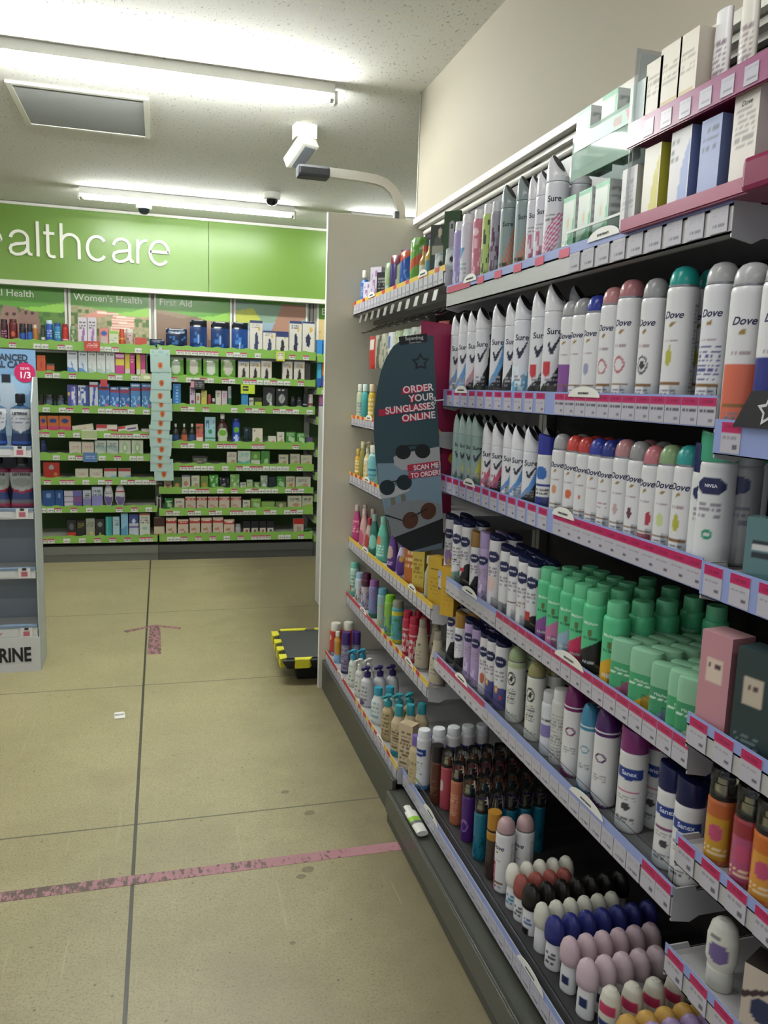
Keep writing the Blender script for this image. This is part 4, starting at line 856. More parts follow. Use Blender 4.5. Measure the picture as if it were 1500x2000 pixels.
# ---- fourth shelf
z = SH[4][1]-.0136; x = SH[4][2]
blk = (('p', [(-2, 0), (2, 0), (2, .45), (.2, .4), (-.3, .2), (-2, .15)], BK), ('r', -.5, .28, .1, .34, '#b53048'))
R4 = [
 (876, nivea('#cccbd2', (('e', 0, .36, .4, .13, '#8a6a9c'), ('e', .1, .3, .12, .05, '#b5963c')), '#131a42', .205, .0225), 'white can with violet flower disc', 2),
 (895, nivea('#cfcfd3', (('p', [(-2, 0), (2, 0), (2, .3), (-2, .1)], '#6f8f86'), ('t', -.4, .3, .5, .5, 5, '#2a2a2e')), '#131a42', .20, .021), 'white can with black print', 2),
 (912, nivea('#cfcfd3', blk, '#131a42', .205, .022), 'white and black can with red word', 2),
 (930, nivea('#c9c9cf', blk[:1], '#8a6a35', .19, .020, 'flat'), 'white and black can with gold cap', 2),
 (948, nivea('#a795bd', (('n', -.8, 0, .8, .4, 8, .3, '#c9bcd8'),), '#9c8ab5', .20, .0215, 'flat'), 'lilac spray can with navy oval', 2),
 (968, nivea('#cfcdd2', (('e', 0, .36, .3, .12, '#d6b9b5'),), '#131a42', .205, .0235), 'white can with peach blossom and navy top', 2),
 (988, nivea('#cccdd0', (('p', [(-2, 0), (2, 0), (2, .15), (-2, .25)], '#7d7f84'),), '#131a42', .19, .0205), 'white can with grey foot', 2),
 (1006, nivea('#cfcfd3', (('r', -.5, .28, .5, .3, '#5c1f3c'),), '#131a42', .19, .021), 'white can with thin maroon line', 2),
 (1024, nivea('#cfcfd2', (('t', -.5, .3, .5, .4, 2, '#99948c'),), '#1a2148', .185, .021), 'plain white can with navy oval', 2),
 (1042, nivea('#cdcdd2', (('p', [(-2, 0), (2, 0), (2, .35), (-.3, .25), (-2, .1)], BK), ('r', -.7, .2, 0, .32, '#a83038')), '#131a42', .185, .021), 'white can with black and red foot', 2),
]
R4 += [
 (1068, mitch('#7a4a8c'), 'green spray can with purple foot', 3),
 (1086, mitch('#b06a93'), 'green spray can with pink foot', 3),
 (1112, mitch('#8aa6b8'), 'green spray can with pale blue foot', 3),
 (1132, mitch('#b82a55'), 'green spray can with crimson foot', 3),
 (1160, mitch('#1b1c1e', h=.182, r=.0275), 'green spray can with black foot', 3),
 (1200, mitch('#c79a26', h=.178, r=.0275), 'green spray can with yellow foot', 3),
 (1222, stick('#3f9a6a', '#a8577c', '#7fb393', .115, .03), 'green deodorant stick with pink foot', 5),
 (1262, stick('#3f9a6a', '#c79a26', '#86b898', .118, .032), 'green deodorant stick with yellow foot', 5),
 (1300, stick('#3a8a62', '#70869c', '#7fb393', .112, .028), 'green deodorant stick with grey foot', 5),
 (1334, stick('#3f9a6a', '#b9bfbb', '#86b898', .118, .033), 'green deodorant stick with white foot', 5),
 (1380, stick('#3a8f63', '#a9b5ad', '#86b898', .115, .029), 'green deodorant stick at near end', 5)]
row(R4, x, z, "near bay's fourth shelf", 'deodorants on the fourth shelf of the near bay', bias=.6, y0=YN0, y1=YN1)
for i, px in enumerate((1246, 1290, 1334, 1378)):
    X = x+.20; put(mitch('#2c5e48'), (X+.02, Yat(px, X, z+.1), z+.0004), -PI/2+.6, 'dark green spray can behind the short sticks, %s from left' % ORD[i+1], 'green cans behind the sticks')
zT = TZ[4][1]-.0136
put(carton(.062, .05, .165, '#b5828c', (('r', -.5, .5, .5, .75, '#cbb9ab'), ('t', -.4, .64, .4, .7, 1, '#4a3a3c')), '#a8747e', '#c2959c', name='perfume_box', cat='perfume'), (.889, Yat(1412, .889, zT+.06), zT+.0004), -PI/2+.15, 'dusty pink perfume box beside the green deodorant sticks', 'perfume boxes on the right edge bay')
put(carton(.075, .05, .165, '#27383a', (('r', -.6, .48, .3, .75, '#b5a999'), ('t', -.5, .6, .2, .68, 1, '#4a3a3c'), ('t', -.8, .05, .3, .2, 3, '#5f7274')), '#1e2c2e', '#33464a', name='perfume_box', cat='perfume'), (.889, Yat(1492, .889, zT+.06), zT+.0004), -PI/2+.25, 'dark green perfume box at the right photo edge', 'perfume boxes on the right edge bay')
# ---- fifth shelf
z = SH[5][1]-.0136; x = SH[5][2]
vio = (('p', [(-2, 0), (2, 0), (2, .3), (-2, .42)], '#4a4a86'), ('e', -.2, .32, .2, .06, '#b58a4a'), ('e', -.2, .32, .08, .025, '#d6cfae'))
bird = (('o', -.1, .72, .36, .11, '#2c2d30'), ('p', [(-.3, .70), (0, .78), (.1, .74), (-.05, .66)], '#2c2d30'), ('t', -.4, .3, .35, .58, 7, '#6f7076'), ('p', [(-.6, .2), (.5, .12), (.5, .11), (-.6, .19)], '#777'))
leg = lambda c: (('o', 0, .68, .3, .06, c), ('t', -.4, .36, .4, .46, 3, '#8c8c92'), ('p', [(-2, 0), (2, 0), (2, .05), (.6, .03), (0, .07), (-.6, .16), (-2, .25)], c))
sanex = lambda c, h=.2, r=.0255, capc='#7a2f6c', cap='dome': aero('#cfcfd0', (('p', [(-.65, .80), (.65, .80), (.65, .68), (0, .655), (-.65, .68)], '#1d3680'), ('r', -.6, .5, .5, .53, c), ('e', -.05, .33, .2, .05, '#3c3c42'), ('t', -.5, .4, .4, .47, 2, '#999'), ('t', -.5, .12, .4, .2, 2, '#777')), cap, capc, h, r, 'Sanex', '#cfd6ea', .715, .0135, off=.0002)
R5 = [
 (884, nivea('#cfcfd3', blk[:1], '#131a42', .195, .021), 'black and white can with navy oval', 3),
 (900, nivea('#cfcfd3', (('p', [(-2, 0), (2, 0), (2, .42), (0, .3), (-2, .28)], BK),), '#9a7335', .185, .021, 'flat'), 'black and white can with gold cap', 3),
 (918, nivea('#a593bb', (('n', -.8, 0, .8, .4, 8, .3, '#c9bcd8'),), '#131a42', .19, .021), 'lilac can with navy cap', 3),
 (932, nivea('#a38fb9', (('n', -.8, 0, .8, .3, 8, .3, '#bfb0d0'),), '#131a42', .19, .020), 'mauve can with navy cap', 3),
 (948, nivea('#cfcdd0', (('e', 0, .3, .25, .1, '#b5634a'),), '#131a42', .185, .020), 'white can with coral flower', 3),
 (962, nivea('#cfcfd3', vio, '#131a42', .19, .021), 'white and violet can with flower', 3),
 (980, nivea('#cfcfd3', vio+(('e', .2, .2, .1, .04, '#b54a3c'),), '#131a42', .195, .023), 'violet footed can with yellow flower', 3),
 (1006, aero('#cdcfca', bird+(('p', [(-2, .9), (2, .9), (2, 1), (-2, 1)], '#a9b88f'),), 'dome', '#93a47c', .205, .0245), 'white can with bird emblem and green cap', 3),
 (1044, aero('#cdcec6', bird, 'dome', '#8f8a5c', .205, .0245), 'white can with bird emblem and olive cap', 3),
 (1072, aero('#c9ccd4', (('r', -.6, .35, .5, .6, '#7a70a8'), ('t', -.5, .65, .4, .72, 1, '#555')), 'small', '#b5b7ba', .16, .021), 'short can with violet label and clear cap', 3),
 (1092, aero('#bfc0be', (('t', -.6, .1, .6, .8, 14, '#8d8f90'),), 'small', '#c6c8c6', .185, .022), 'pale grey can covered in small print', 3),
 (1118, aero('#cfcfd0', leg('#6a2058'), 'twist', '#6d1f5a', .215, .0255), 'white can with magenta twist cap', 3),
 (1148, aero('#c4c8cc', leg('#3f7f9c'), 'twist', '#3a7f9e', .20, .0225), 'white can with blue twist cap', 3),
 (1180, aero('#cfcfd0', leg('#4a1f5c'), 'twist', '#48205c', .215, .0265), 'white can with dark purple twist cap', 3),
 (1232, sanex('#b8487a', .215, .0285, '#7a2f6c', 'flat'), 'white can with magenta cap and blue label', 3),
 (1306, sanex('#7a3a6c', .20, .0265, '#161d4c', 'flat'), 'slim white can with navy cap', 3),
 (1352, sanex('#8a8a92', .20, .0275, '#141a44', 'flat'), 'wide white can with navy cap', 3)]
row(R5, x, z, "near bay's fifth shelf", 'spray cans on the fifth shelf of the near bay', bias=.6, y0=YN0, y1=YN1, xr=.018)
zT = TZ[5][1]-.0136
for i, (px, c, l) in enumerate(((1408, '#a85a32', '#b58a2c'), (1460, '#8a3038', '#a04a6c'), (1500, '#b5642c', '#c58a3a'))):
    put(mist(c, (('r', -.6, .1, .6, .75, l), ('e', 0, .5, .35, .12, '#b0486a'), ('t', -.5, .15, .5, .3, 2, '#d6c5a0')), True, .165, .024), (.856+.034, Yat(px, .89, zT+.06), zT+.0004), -PI/2+.5, ('amber body mist with orange label on right edge bay', 'dark red body mist on right edge bay', 'bright orange body mist cut by right photo edge')[i], 'body mists on the right edge bay')
# ---- base shelf
z = SH[6][1]-.0136; x = SH[6][2]
sx2 = aero('#c9ccd0', (('p', [(-.65, .80), (.65, .80), (.65, .68), (0, .655), (-.65, .68)], '#1d3680'), ('t', -.4, .3, .4, .55, 5, '#7f9a90'), ('e', -.1, .18, .12, .04, '#7aa83c'), ('b', 0, .1, '#4f7fae')), 'small', '#d3d8dc', .20, .0235, 'Sanex', '#cfd6ea', .715, .0125, off=.0002)
R6 = [
 (826, sx2, 'white can with blue label and clear cap', 5, -.036),
 (852, mist('#4f2d22', (('t', -.4, .2, .4, .6, 5, '#6a4434'),), False, .19, .0195), 'brown body mist with black cap', 1, -.02),
 (872, mist('#a04653', (('e', -.2, .55, .3, .14, '#b5a9a6'),), True, .19, .020), 'rose body mist with pale heart label', 6),
 (892, mist('#a8674c', (('t', -.5, .2, .5, .7, 8, '#c49078'),), True, .19, .020), 'salmon orange body mist', 6),
 (914, mist('#47226a', (('o', 0, .35, .4, .13, '#8a6aa6'),), True, .19, .020), 'purple body mist with ring emblem', 6),
 (938, mist('#1d6a82', (('n', -.8, 0, .8, .5, 9, .3, '#14505f'),), True, .19, .020), 'teal body mist', 5),
 (962, mist('#3c302c', (('b', .82, 1, '#a8782c'),), False, .185, .019, '#a8782c'), 'dark body mist with gold cap', 1),
 (984, dove('#ab8f92', (('r', -1, 0, -.1, .5, '#a02444'), ('t', -1, .05, -.2, .45, 5, '#d6b5bc')), .20, .0255), 'white can with pearl pink dome and crimson panel', 2),
 (1002, rollon('#d0cfc4', W, (('t', -.4, .2, .4, .7, 3, '#4f8aa6'),), .10, .0185), 'roll-on with cream white cap', 5),
 (1010, rollon('#8c4a44', W, (('t', -.4, .2, .4, .7, 3, '#666'),), .10, .0195), 'roll-on with copper red cap', 4),
 (1030, rollon('#1a1816', W, (('r', -.7, .0, .2, .25, '#15161a'), ('t', -.4, .4, .4, .7, 2, '#5f6fa0')), .105, .0205), 'roll-on with black cap', 7),
 (1058, rollon('#c2c2b6', W, (), .10, .0185), 'roll-on with ivory cap', 6),
 (1082, rollon('#2a2f70', W, (('t', -.4, .2, .4, .7, 3, '#555'),), .105, .0205), 'roll-on with deep blue cap', 7),
 (1112, rollon('#b9a3ac', W, (('r', -.3, .3, .3, .6, '#2a3458'),), .105, .0205), 'roll-on with pale pink cap', 6),
 (1146, rollon('#bda9b2', W, (('r', -.3, .4, .3, .7, '#2a3458'),), .108, .021), 'roll-on with pearl pink cap', 5),
 (1190, capbottom('#c6c4b8', (('r', -.6, .6, .5, .75, '#b0355c'), ('r', -.6, .36, .4, .48, '#2a3a6c')), '#bdbbae', .13, .023, .1), 'ivory roll-on with crimson label', 6),
 (1225, rollon('#b8924c', W, (), .105, .021), 'roll-on with honey yellow cap', 5),
 (1262, rollon('#9a86b0', W, (), .10, .021), 'roll-on with lilac cap', 5)]
row(R6, x, z, "near bay's base shelf", 'deodorants on the base shelf of the near bay', bias=.5, y0=YN0, y1=YN1, xr=.046)
zT = TZ[6][1]-.0136
put(capbottom('#c9c9c2', (('e', 0, .55, .5, .14, '#6a5a8c'), ('t', -.4, .7, .3, .8, 1, '#777')), '#c2c2bc', .125, .026, .28), (.856+.036, Yat(1408, .89, zT+.06), zT+.0004), -PI/2+.5, 'white roll-on with violet flower alone on right edge shelf', None)
put(carton(.07, .055, .12, '#b9ada0', (('p', [(-1, .6), (1, .95), (1, .9), (-1, .5)], '#3a2b33'), ('e', 0, .45, .6, .18, '#27304f'), ('r', -.2, .02, .6, .2, '#6a5a7c')), '#8c8279', '#2a2523'), (.856+.04, Yat(1500, .89, zT+.05), zT+.0004), -PI/2+.45, 'cream carton with navy oval at lower right corner', None)

o = bottle(((0, 0), (.6, 0), (.6, .2), (.95, .22), (1, .6), (.9, 1)), '#c9cac4', (('b', .45, .62, '#7fb02c'), ('b', .62, .7, '#5a5a5e')), ey=.5, h=.16, r=.02, name='fallen_tube', cat='tube')
t_ = put(o, (.752, 2.26, .1335-.008), 0, 'white and lime tube lying on the plinth under the base shelf', None); t_.rotation_euler = (PI/2, 0, 0)
# ---- far bay
def fr(i): return FS[i][1]-.0136, FS[i][2]
z, x = fr(1)
gcap = bottle(((0, 0), (.95, 0), (1, .02), (1, .8), (.7, .9), (0, .95)), '#2b5fa8', (('t', -.6, .3, .6, .7, 6, '#9ab'),), 1., '#d0cfc0', .03, .014, .15, .02, 'spray_can', 'spray can')
row([
 (713, gcap, 'blue can with cream cap', 2),
 (724, carton(.05, .04, .09, '#c6c3d0', (('n', -.8, .1, .8, .9, 7, .3, '#8a5a94'),), '#b5b3bd'), 'small white box with violet spots'),
 (741, carton(.06, .05, .135, '#c6c0cc', (('n', -.8, .1, .8, .9, 7, .3, '#9a6aa0'),), '#a8a4ac'), 'tall white box with violet hearts', 2),
 (752, carton(.05, .05, .10, '#1a1b1e', (('t', -.7, .3, .7, .8, 4, '#9a9a9a'),), '#1a1b1e'), 'black box with white print'),
 (764, pouch(.055, .13, '#9ab08a', (('p', [(-.6, 0), (0, 0), (.6, .9), (.2, .9)], '#6f9a3c'), ('r', -.8, .0, -.2, .3, '#b9c6c9')), .02, 'toothbrush_pack', 'packet'), 'clear pack with green toothbrush'),
 (776, pouch(.07, .15, '#3a2a66', (('r', -1, .8, 1, 1, '#6a2a3a'), ('p', [(0, .2), (.5, .2), (.7, .8), (.3, .8)], '#b5c6a6')), .025, 'toothbrush_pack', 'packet'), 'purple and clear brush pack'),
 (800, pouch(.08, .15, '#22509c', (('p', [(-1, .7), (1, .95), (1, 1), (-1, 1)], '#b5502c'), ('n', -.8, 0, .8, .5, 8, .2, '#5f8fd0')), .03, 'wipes_pouch', 'packet'), 'blue pouch with orange top'),
 (816, pouch(.06, .17, '#5f9a3c', (('p', [(-1, .5), (1, .7), (1, .5), (-1, .3)], '#b5522c'), ('n', -.9, .7, .9, 1, 6, .3, '#9ab58a')), .04, 'sponge_pack', 'packet'), 'green sponge in clear pack'),
 (830, bottle(((0, 0), (.95, 0), (1, .02), (1, .7), (.6, .85), (.5, 1)), '#a8853c', (('r', -.8, .1, .8, .55, '#c2c0b4'),), .8, '#b5443a', .02, .01, .12, .02), 'amber bottle with red cap'),
 (842, bottle(((0, 0), (.95, 0), (1, .02), (1, .7), (.6, .85), (.5, 1)), '#b0a045', (('r', -.8, .1, .8, .55, '#4f8a94'),), .8, '#2f6a70', .02, .01, .13, .021), 'yellow bottle with teal label'),
 (856, carton(.055, .02, .17, '#39403a', (('e', 0, .55, .6, .25, '#59605a'), ('e', .2, .85, .25, .09, '#c9c4b0'), ('r', -.8, .45, .8, .6, '#a8a99a')), '#2a2d2a'), 'dark green card with star'),
 (868, bottle(((0, 0), (.95, 0), (1, .05), (.9, .9), (0, 1)), '#8fa0a2', (('e', 0, .5, .5, .3, '#b9c2c2'), ('e', 0, .45, .15, .12, '#222')), .6, None, 0, 0, .075, .036, 'baby_dish', 'dish'), 'round grey dish with star'),
 (882, carton(.055, .012, .19, '#2c4a2a', (('e', 0, .72, .35, .12, '#b5aebc'), ('r', -.3, .2, .3, .7, '#a9a3b0'), ('e', 0, .75, .12, .05, '#2c4a2a')), '#2c4a2a', name='dummy_card', cat='packet'), 'green card holding a pale dummy'),
 (889, bottle(((0, 0), (.95, 0), (1, .05), (.9, .9), (0, 1)), '#93a3a5', (('e', 0, .5, .5, .3, '#b9c2c2'), ('e', 0, .45, .15, .12, '#222')), .6, None, 0, 0, .075, .034, 'baby_dish', 'dish'), 'round grey dish beside violet can'),
], x, z, "far bay's top shelf", 'baby items on the top shelf of the far bay', bias=.7, y1=YF1, xr=.012)
# packs hanging on the hooks
hp = [('#a8322c', (('r', -.6, .6, .6, .9, '#c9c4bc'),), 'red hanging pack'), ('#9c9c8c', (('p', [(-.7, 0), (.2, 0), (.7, 1), (.1, 1)], '#5c584c'),), 'silver clipper pack'), ('#9fa08f', (('n', -.8, 0, .8, .7, 8, .3, '#6a685c'),), 'pale foil pack'), ('#c2c5c4', (('r', -.8, .55, -.2, .9, '#2a5fa8'), ('n', -.9, 0, .9, .5, 8, .4, '#7f9a5c')), 'white card with blue square'), ('#8fa07a', (('n', -.9, 0, .9, .9, 8, .4, '#c2cdb9'),), 'clear green bagged pack'), ('#9aa89a', (('n', -.9, 0, .9, .9, 8, .4, '#d0d5cf'),), 'clear bagged scissors pack'), ('#a9b0a9', (('n', -.9, 0, .9, .9, 7, .4, '#6c756c'),), 'shiny clear plastic pack'), ('#9f9790', (('n', -.9, 0, .9, .9, 8, .4, '#cfcac5'),), 'crumpled clear pack'), ('#7a2f2a', (('r', -.7, .3, .7, .6, '#b5443a'),), 'dark red hanging card'), ('#8a2f2c', (('r', -.7, .3, .7, .8, '#b0483c'),), 'red card nearest the sign')]
for i, (c, l, d) in enumerate(hp):
    y = HK[i+1 if i+1 < len(HK) else i]+.006
    put(pouch(.062, .14, c, l, .014, 'hanging_pack', 'packet'), (hx+.025, y, 1.745-.205), -PI/2+.25, '%s, %s from left on the hook rail' % (d, ORD[i+1]), 'packs on the hook rail')
    for k in range(1): pass
z, x = fr(2)
tube_ = lambda c, l, capc, h=.16, r=.021: bottle(((0, 0), (.9, 0), (1, .03), (1, .7), (.9, .88), (.55, 1)), c, l, .75, capc, .03, r*.7, h, r)
row([(704, tube_('#a9b59a', (('t', -.6, .2, .6, .6, 4, '#778'),), '#c9cabc'), 'pale green bottle', 2), (714, tube_('#3c9a98', (), '#b9cfcb'), 'teal bottle with frosted cap', 2), (727, tube_('#c2a43a', (('t', -.5, .2, .5, .8, 4, '#e0d6a6'),), '#cdbfa0'), 'yellow bottle', 2), (742, tube_('#c2a43a', (('t', -.5, .2, .5, .8, 4, '#e0d6a5'),), '#cdbfa0'), 'yellow bottle beside its twin', 2)] +
    [(760+i*17, carton(.05, .04, .15, c, (('t', -.7, .3, .7, .7, 4, '#888'),), c), d+' box partly behind hanging sign') for i, (c, d) in enumerate((('#b9c6c9', 'pale blue'), ('#c9b9a0', 'tan'), ('#9ab5a0', 'green'), ('#c2a0a6', 'pink'), ('#b5b59a', 'khaki')))],
    x, z, "far bay's second shelf", 'bottles on the second shelf of the far bay', bias=.6, y1=YF1)
z, x = fr(3)
row([(700, tube_('#c49a34', (('t', -.5, .2, .5, .8, 4, '#e0d6a6'),), '#b59a4c', .13, .019), 'orange yellow tube', 2), (709, tube_('#8a8448', (), '#b5ad7a', .17, .018), 'clear amber bottle', 2), (718, bottle(((0, 0), (.9, 0), (1, .03), (1, .7), (.5, .9), (.4, 1)), '#c9c4a9', (('t', -.5, .1, .5, .9, 5, '#c2a23a'),), .7, h=.17, r=.022, capr=.01, caph=.04, pump='#d0cdb9'), 'cream pump bottle', 1), (731, tube_('#9ac2bc', (('e', 0, .5, .7, .4, '#6fb0b5'), ('r', -.5, .4, .5, .46, '#1f5f80'), ('r', -.5, .25, .5, .3, '#1f5f80')), '#cdd0bc', .165, .03), 'pale aqua shampoo bottle', 1), (752, tube_('#c5a9a0', (('t', -.6, .2, .6, .6, 4, '#a33'),), '#c9c4b5', .12, .022), 'small cream bottle', 1)] +
    [(775+i*17, carton(.05, .04, .13, c, (('t', -.7, .3, .7, .7, 4, '#888'),), c), d+' carton partly behind hanging sign') for i, (c, d) in enumerate((('#b9b05a', 'yellow'), ('#c9b9a0', 'beige'), ('#9ab5b0', 'aqua'), ('#b59aa0', 'rose')))],
    x, z, "far bay's third shelf", 'bottles on the third shelf of the far bay', bias=.6, y1=YF1)
z, x = fr(4)
sh_ = lambda c, l, capc, h=.19, r=.028: bottle(((0, 0), (.85, 0), (1, .04), (.98, .35), (.8, .7), (.5, .92), (.42, 1)), c, l, .68, capc, .028, r*.42, h, r, 'shampoo_bottle', 'bottle')
row([(697, sh_('#a83a6c', (('t', -.6, .3, .6, .7, 5, '#d9a'),), '#b9a9a2', .175, .025), 'magenta shampoo bottle', 2), (711, sh_('#c29a96', (('e', -.2, .3, .5, .25, '#b5506e'),), '#c5a9a4', .175, .026), 'blush pink shampoo bottle', 2), (721, sh_('#b59c96', (('e', -.2, .4, .5, .25, '#a83a3c'),), '#a83040', .15, .022), 'pink bottle with red cap', 1), (731, sh_('#2a6a5c', (('e', 0, .4, .6, .2, '#7fc2b0'),), '#7fa293', .18, .026), 'dark green shampoo bottle', 1), (748, sh_('#5fb09a', (('e', -.3, .55, .4, .12, '#c5704a'), ('t', -.6, .15, .4, .45, 4, '#b9e0d2')), '#7fb5a2', .19, .033), 'mint green shampoo bottle', 1), (768, sh_('#4f2a7a', (('e', -.2, .55, .5, .2, '#b59a8a'), ('t', -.5, .15, .3, .3, 2, '#c9b9d6')), '#5a3a8a', .16, .028), 'purple shampoo bottle', 1), (786, sh_('#b9aec2', (('e', 0, .4, .7, .32, '#4f2a7a'), ('e', .1, .62, .3, .1, '#c2963a')), '#5a3a8a', .15, .027), 'white and purple bottle', 1)] +
    [(806, carton(.05, .04, .15, '#b5682c', (('t', -.8, .4, .5, .9, 3, '#e0c6a0'),), '#a85f2a'), 'orange carton'), (822, carton(.05, .04, .155, '#c9b04a', (('t', -.7, .3, .7, .8, 5, '#8f7a2a'), ('b', 0, .12, '#b5762c')), '#b59a3c'), 'yellow carton'), (838, bottle(((0, 0), (.9, 0), (1, .03), (1, .7), (.5, .9), (.4, 1)), '#a8a686', (), .8, '#b9b7a2', .025, .012, .155, .018), 'pale clear bottle'), (856, carton(.055, .045, .165, '#c9a42e', (('r', -.6, .75, .6, .78, '#6a5a1a'), ('t', -.6, .2, .6, .6, 5, '#a8882a')), '#b58f2c'), 'bright yellow carton'), (880, carton(.05, .045, .16, '#c29a2c', (('t', -.6, .2, .6, .6, 5, '#a8882b'),), '#a8822a'), 'deep yellow carton')],
    x, z, "far bay's fourth shelf", 'toiletries on the fourth shelf of the far bay', bias=.65, y1=YF1)
z, x = fr(5)
kid = lambda base, lay, capc, h=.165, r=.0225, capk='twist': aero(base, lay, 'small', capc, h, r, name='spray_bottle', cat='spray bottle')
row([(690, kid('#a9c9bd', (('t', -.6, .3, .4, .8, 4, '#6a8a80'), ('e', -.2, .3, .2, .12, '#8a5a3c'), ('b', 0, .2, '#5f9a8c')), '#6fb5a6'), 'mint spray bottle with animal print', 1), (703, kid('#b5bfc9', (('n', -.8, .1, .8, .6, 8, .4, '#8a5a4c'),), '#8fb0c9', .14), 'pale blue spray bottle', 1), (715, kid('#b5a9b0', (('n', -.8, .1, .8, .6, 8, .4, '#5c6a9c'), ('b', .75, 1, '#4a1a34')), '#4a1a34', .165), 'white spray bottle with maroon cap', 1), (730, kid('#7f7aa8', (('n', -.9, 0, .9, .6, 8, .4, '#4f86a6'), ('b', 0, .15, '#3a6a5a')), '#8a5a94', .165), 'violet capped spray bottle with sea print', 1), (747, kid('#8fb0b5', (('n', -.9, .1, .9, .7, 8, .4, '#a9a06a'),), '#5f9cb0', .165), 'sky blue capped spray bottle', 1), (761, kid('#7fb04a', (('n', -.9, .1, .9, .6, 8, .4, '#3c6a9a'),), '#7fbf2c', .165), 'lime capped spray bottle', 1), (776, kid('#4f9aa6', (('b', .78, .9, '#c2c23a'), ('b', 0, .12, '#c2c23a'), ('n', -.9, .2, .9, .7, 8, .4, '#3f8a4a')), '#8a8f7c', .17, .024), 'clear blue bottle with yellow bands', 1),
     (795, kid('#b02a44', (('b', .68, .72, '#c9b5b5'), ('n', -.9, .1, .9, .6, 10, .45, '#c9c0bd')), '#a01f38', .17, .019), 'red slim spray bottle', 2), (808, kid('#b02a44', (('b', .68, .72, '#c9b5b5'), ('n', -.9, .1, .9, .6, 10, .45, '#c9c0be')), '#a01f38', .17, .019), 'red slim bottle nearer the beige ones', 2),
     (824, bottle(((0, 0), (1, 0), (1, .35), (.9, .6), (.62, .85), (.55, 1)), '#a9a08c', (('e', 0, .62, .12, .03, '#2b2b2b'), ('t', -.3, .25, .3, .5, 3, '#777'), ('r', -1, .04, 1, .07, '#3a4a7c')), .9, '#8f897c', .03, .013, .185, .026), 'beige tapered bottle', 2), (853, bottle(((0, 0), (1, 0), (1, .35), (.9, .6), (.62, .85), (.55, 1)), '#ada48f', (('e', 0, .62, .12, .03, '#2b2b2b'), ('t', -.3, .25, .3, .5, 3, '#777'), ('r', -1, .04, 1, .07, '#3a4a7c')), .9, '#8f897c', .03, .013, .19, .027), 'beige tapered bottle nearest the junction', 2)],
    x, z, "far bay's fifth shelf", 'spray bottles on the fifth shelf of the far bay', bias=.65, y1=YF1)
z, x = fr(6)
pm = ((0, 0), (.9, 0), (1, .04), (1, .6), (.85, .85), (.4, .97), (.38, 1))
row([(648, bottle(((0, 0), (.95, 0), (1, .02), (1, .97), (0, 1)), '#a82f28', (('e', -.4, .72, .35, .12, '#cfc6bc'), ('e', -.4, .72, .15, .05, '#222'), ('e', .1, .12, .15, .06, '#5f9ad0'), ('b', 0, .02, '#ccc')), 1., '#c9c9bb', .035, .024, .16, .029, 'wipes_tub', 'tub'), 'red tub with white lid', 2),
     (659, bottle(((0, 0), (.9, 0), (1, .05), (1, .8), (.5, 1)), '#b58430', (('p', [(-.5, .2), (-.2, .2), (-.2, .8), (-.4, .8)], '#2a5fa8'), ('b', 0, .33, '#7fa9d0')), .7, '#c9c9be', .02, .012, .15, .02), 'orange and blue bottle', 1),
     (675, bottle(((0, 0), (.95, 0), (1, .03), (1, .92), (.9, 1)), '#6f6a86', (('r', -.7, .1, .7, .9, '#8f8aa2'), ('t', -.6, .15, .6, .85, 9, '#4a4668'), ('b', 0, .06, '#241a4c')), .8, '#3a2268', .055, .022, .19, .023), 'violet bottle with purple cap', 2),
     (690, bottle(pm, '#c4c9c2', (('t', -.4, .2, .4, .8, 5, '#6a7a6a'),), .7, h=.165, r=.026, capr=.014, caph=.042, pump='#2f8faa'), 'white bottle with teal pump', 2),
     (703, bottle(pm, '#c6c6c2', (('t', -.4, .2, .4, .8, 5, '#777a7a'),), .7, h=.165, r=.026, capr=.012, caph=.042, pump='#c9c9c2'), 'white bottle with white pump', 2),
     (717, bottle(pm, '#b9bcc0', (('t', -.4, .2, .4, .7, 4, '#777'), ('e', -.2, .14, .4, .1, '#6a4a7a')), .8, h=.165, r=.031, capr=.014, caph=.042, pump='#2a1f5c'), 'silver white bottle with indigo pump', 3),
     (738, bottle(((0, 0), (.85, 0), (1, .1), (.92, .7), (.5, .97), (.4, 1)), '#c6cbcb', (('t', -.4, .2, .4, .8, 4, '#7f9a9c'), ('e', -.5, .4, .2, .2, '#7fb5c2')), .65, '#2f8faa', .028, .018, .145, .033), 'white lotion bottle with teal cap', 2),
     (757, bottle(pm, '#b0a078', (('t', -.5, .15, .5, .8, 6, '#6c6248'),), .7, h=.175, r=.027, capr=.015, caph=.042, pump='#2f8a94'), 'straw coloured pump bottle', 3),
     (777, bottle(((0, 0), (.95, 0), (1, .03), (1, .8), (.6, .95), (.5, 1)), '#b5a688', (('t', -.6, .2, .6, .7, 7, '#5f5644'), ('b', 0, .16, '#2f7f86')), .7, '#2f8a94', .035, .016, .185, .028), 'cream lotion bottle with teal cap', 3),
     (797, carton(.055, .04, .16, '#bfae92', (('t', -.8, .1, .8, .85, 9, '#6a5f4c'),), '#ad9c80'), 'cream carton of lotion', 1),
     (812, bottle(pm, '#b0a27f', (('t', -.5, .15, .5, .6, 5, '#7c7054'),), .7, '#6a5a9c', .03, .017, .165, .028), 'beige bottle with lilac cap', 2)],
    x, z, "far bay's base shelf", 'lotions on the base shelf of the far bay', bias=.6, y1=YF1, xr=.012)
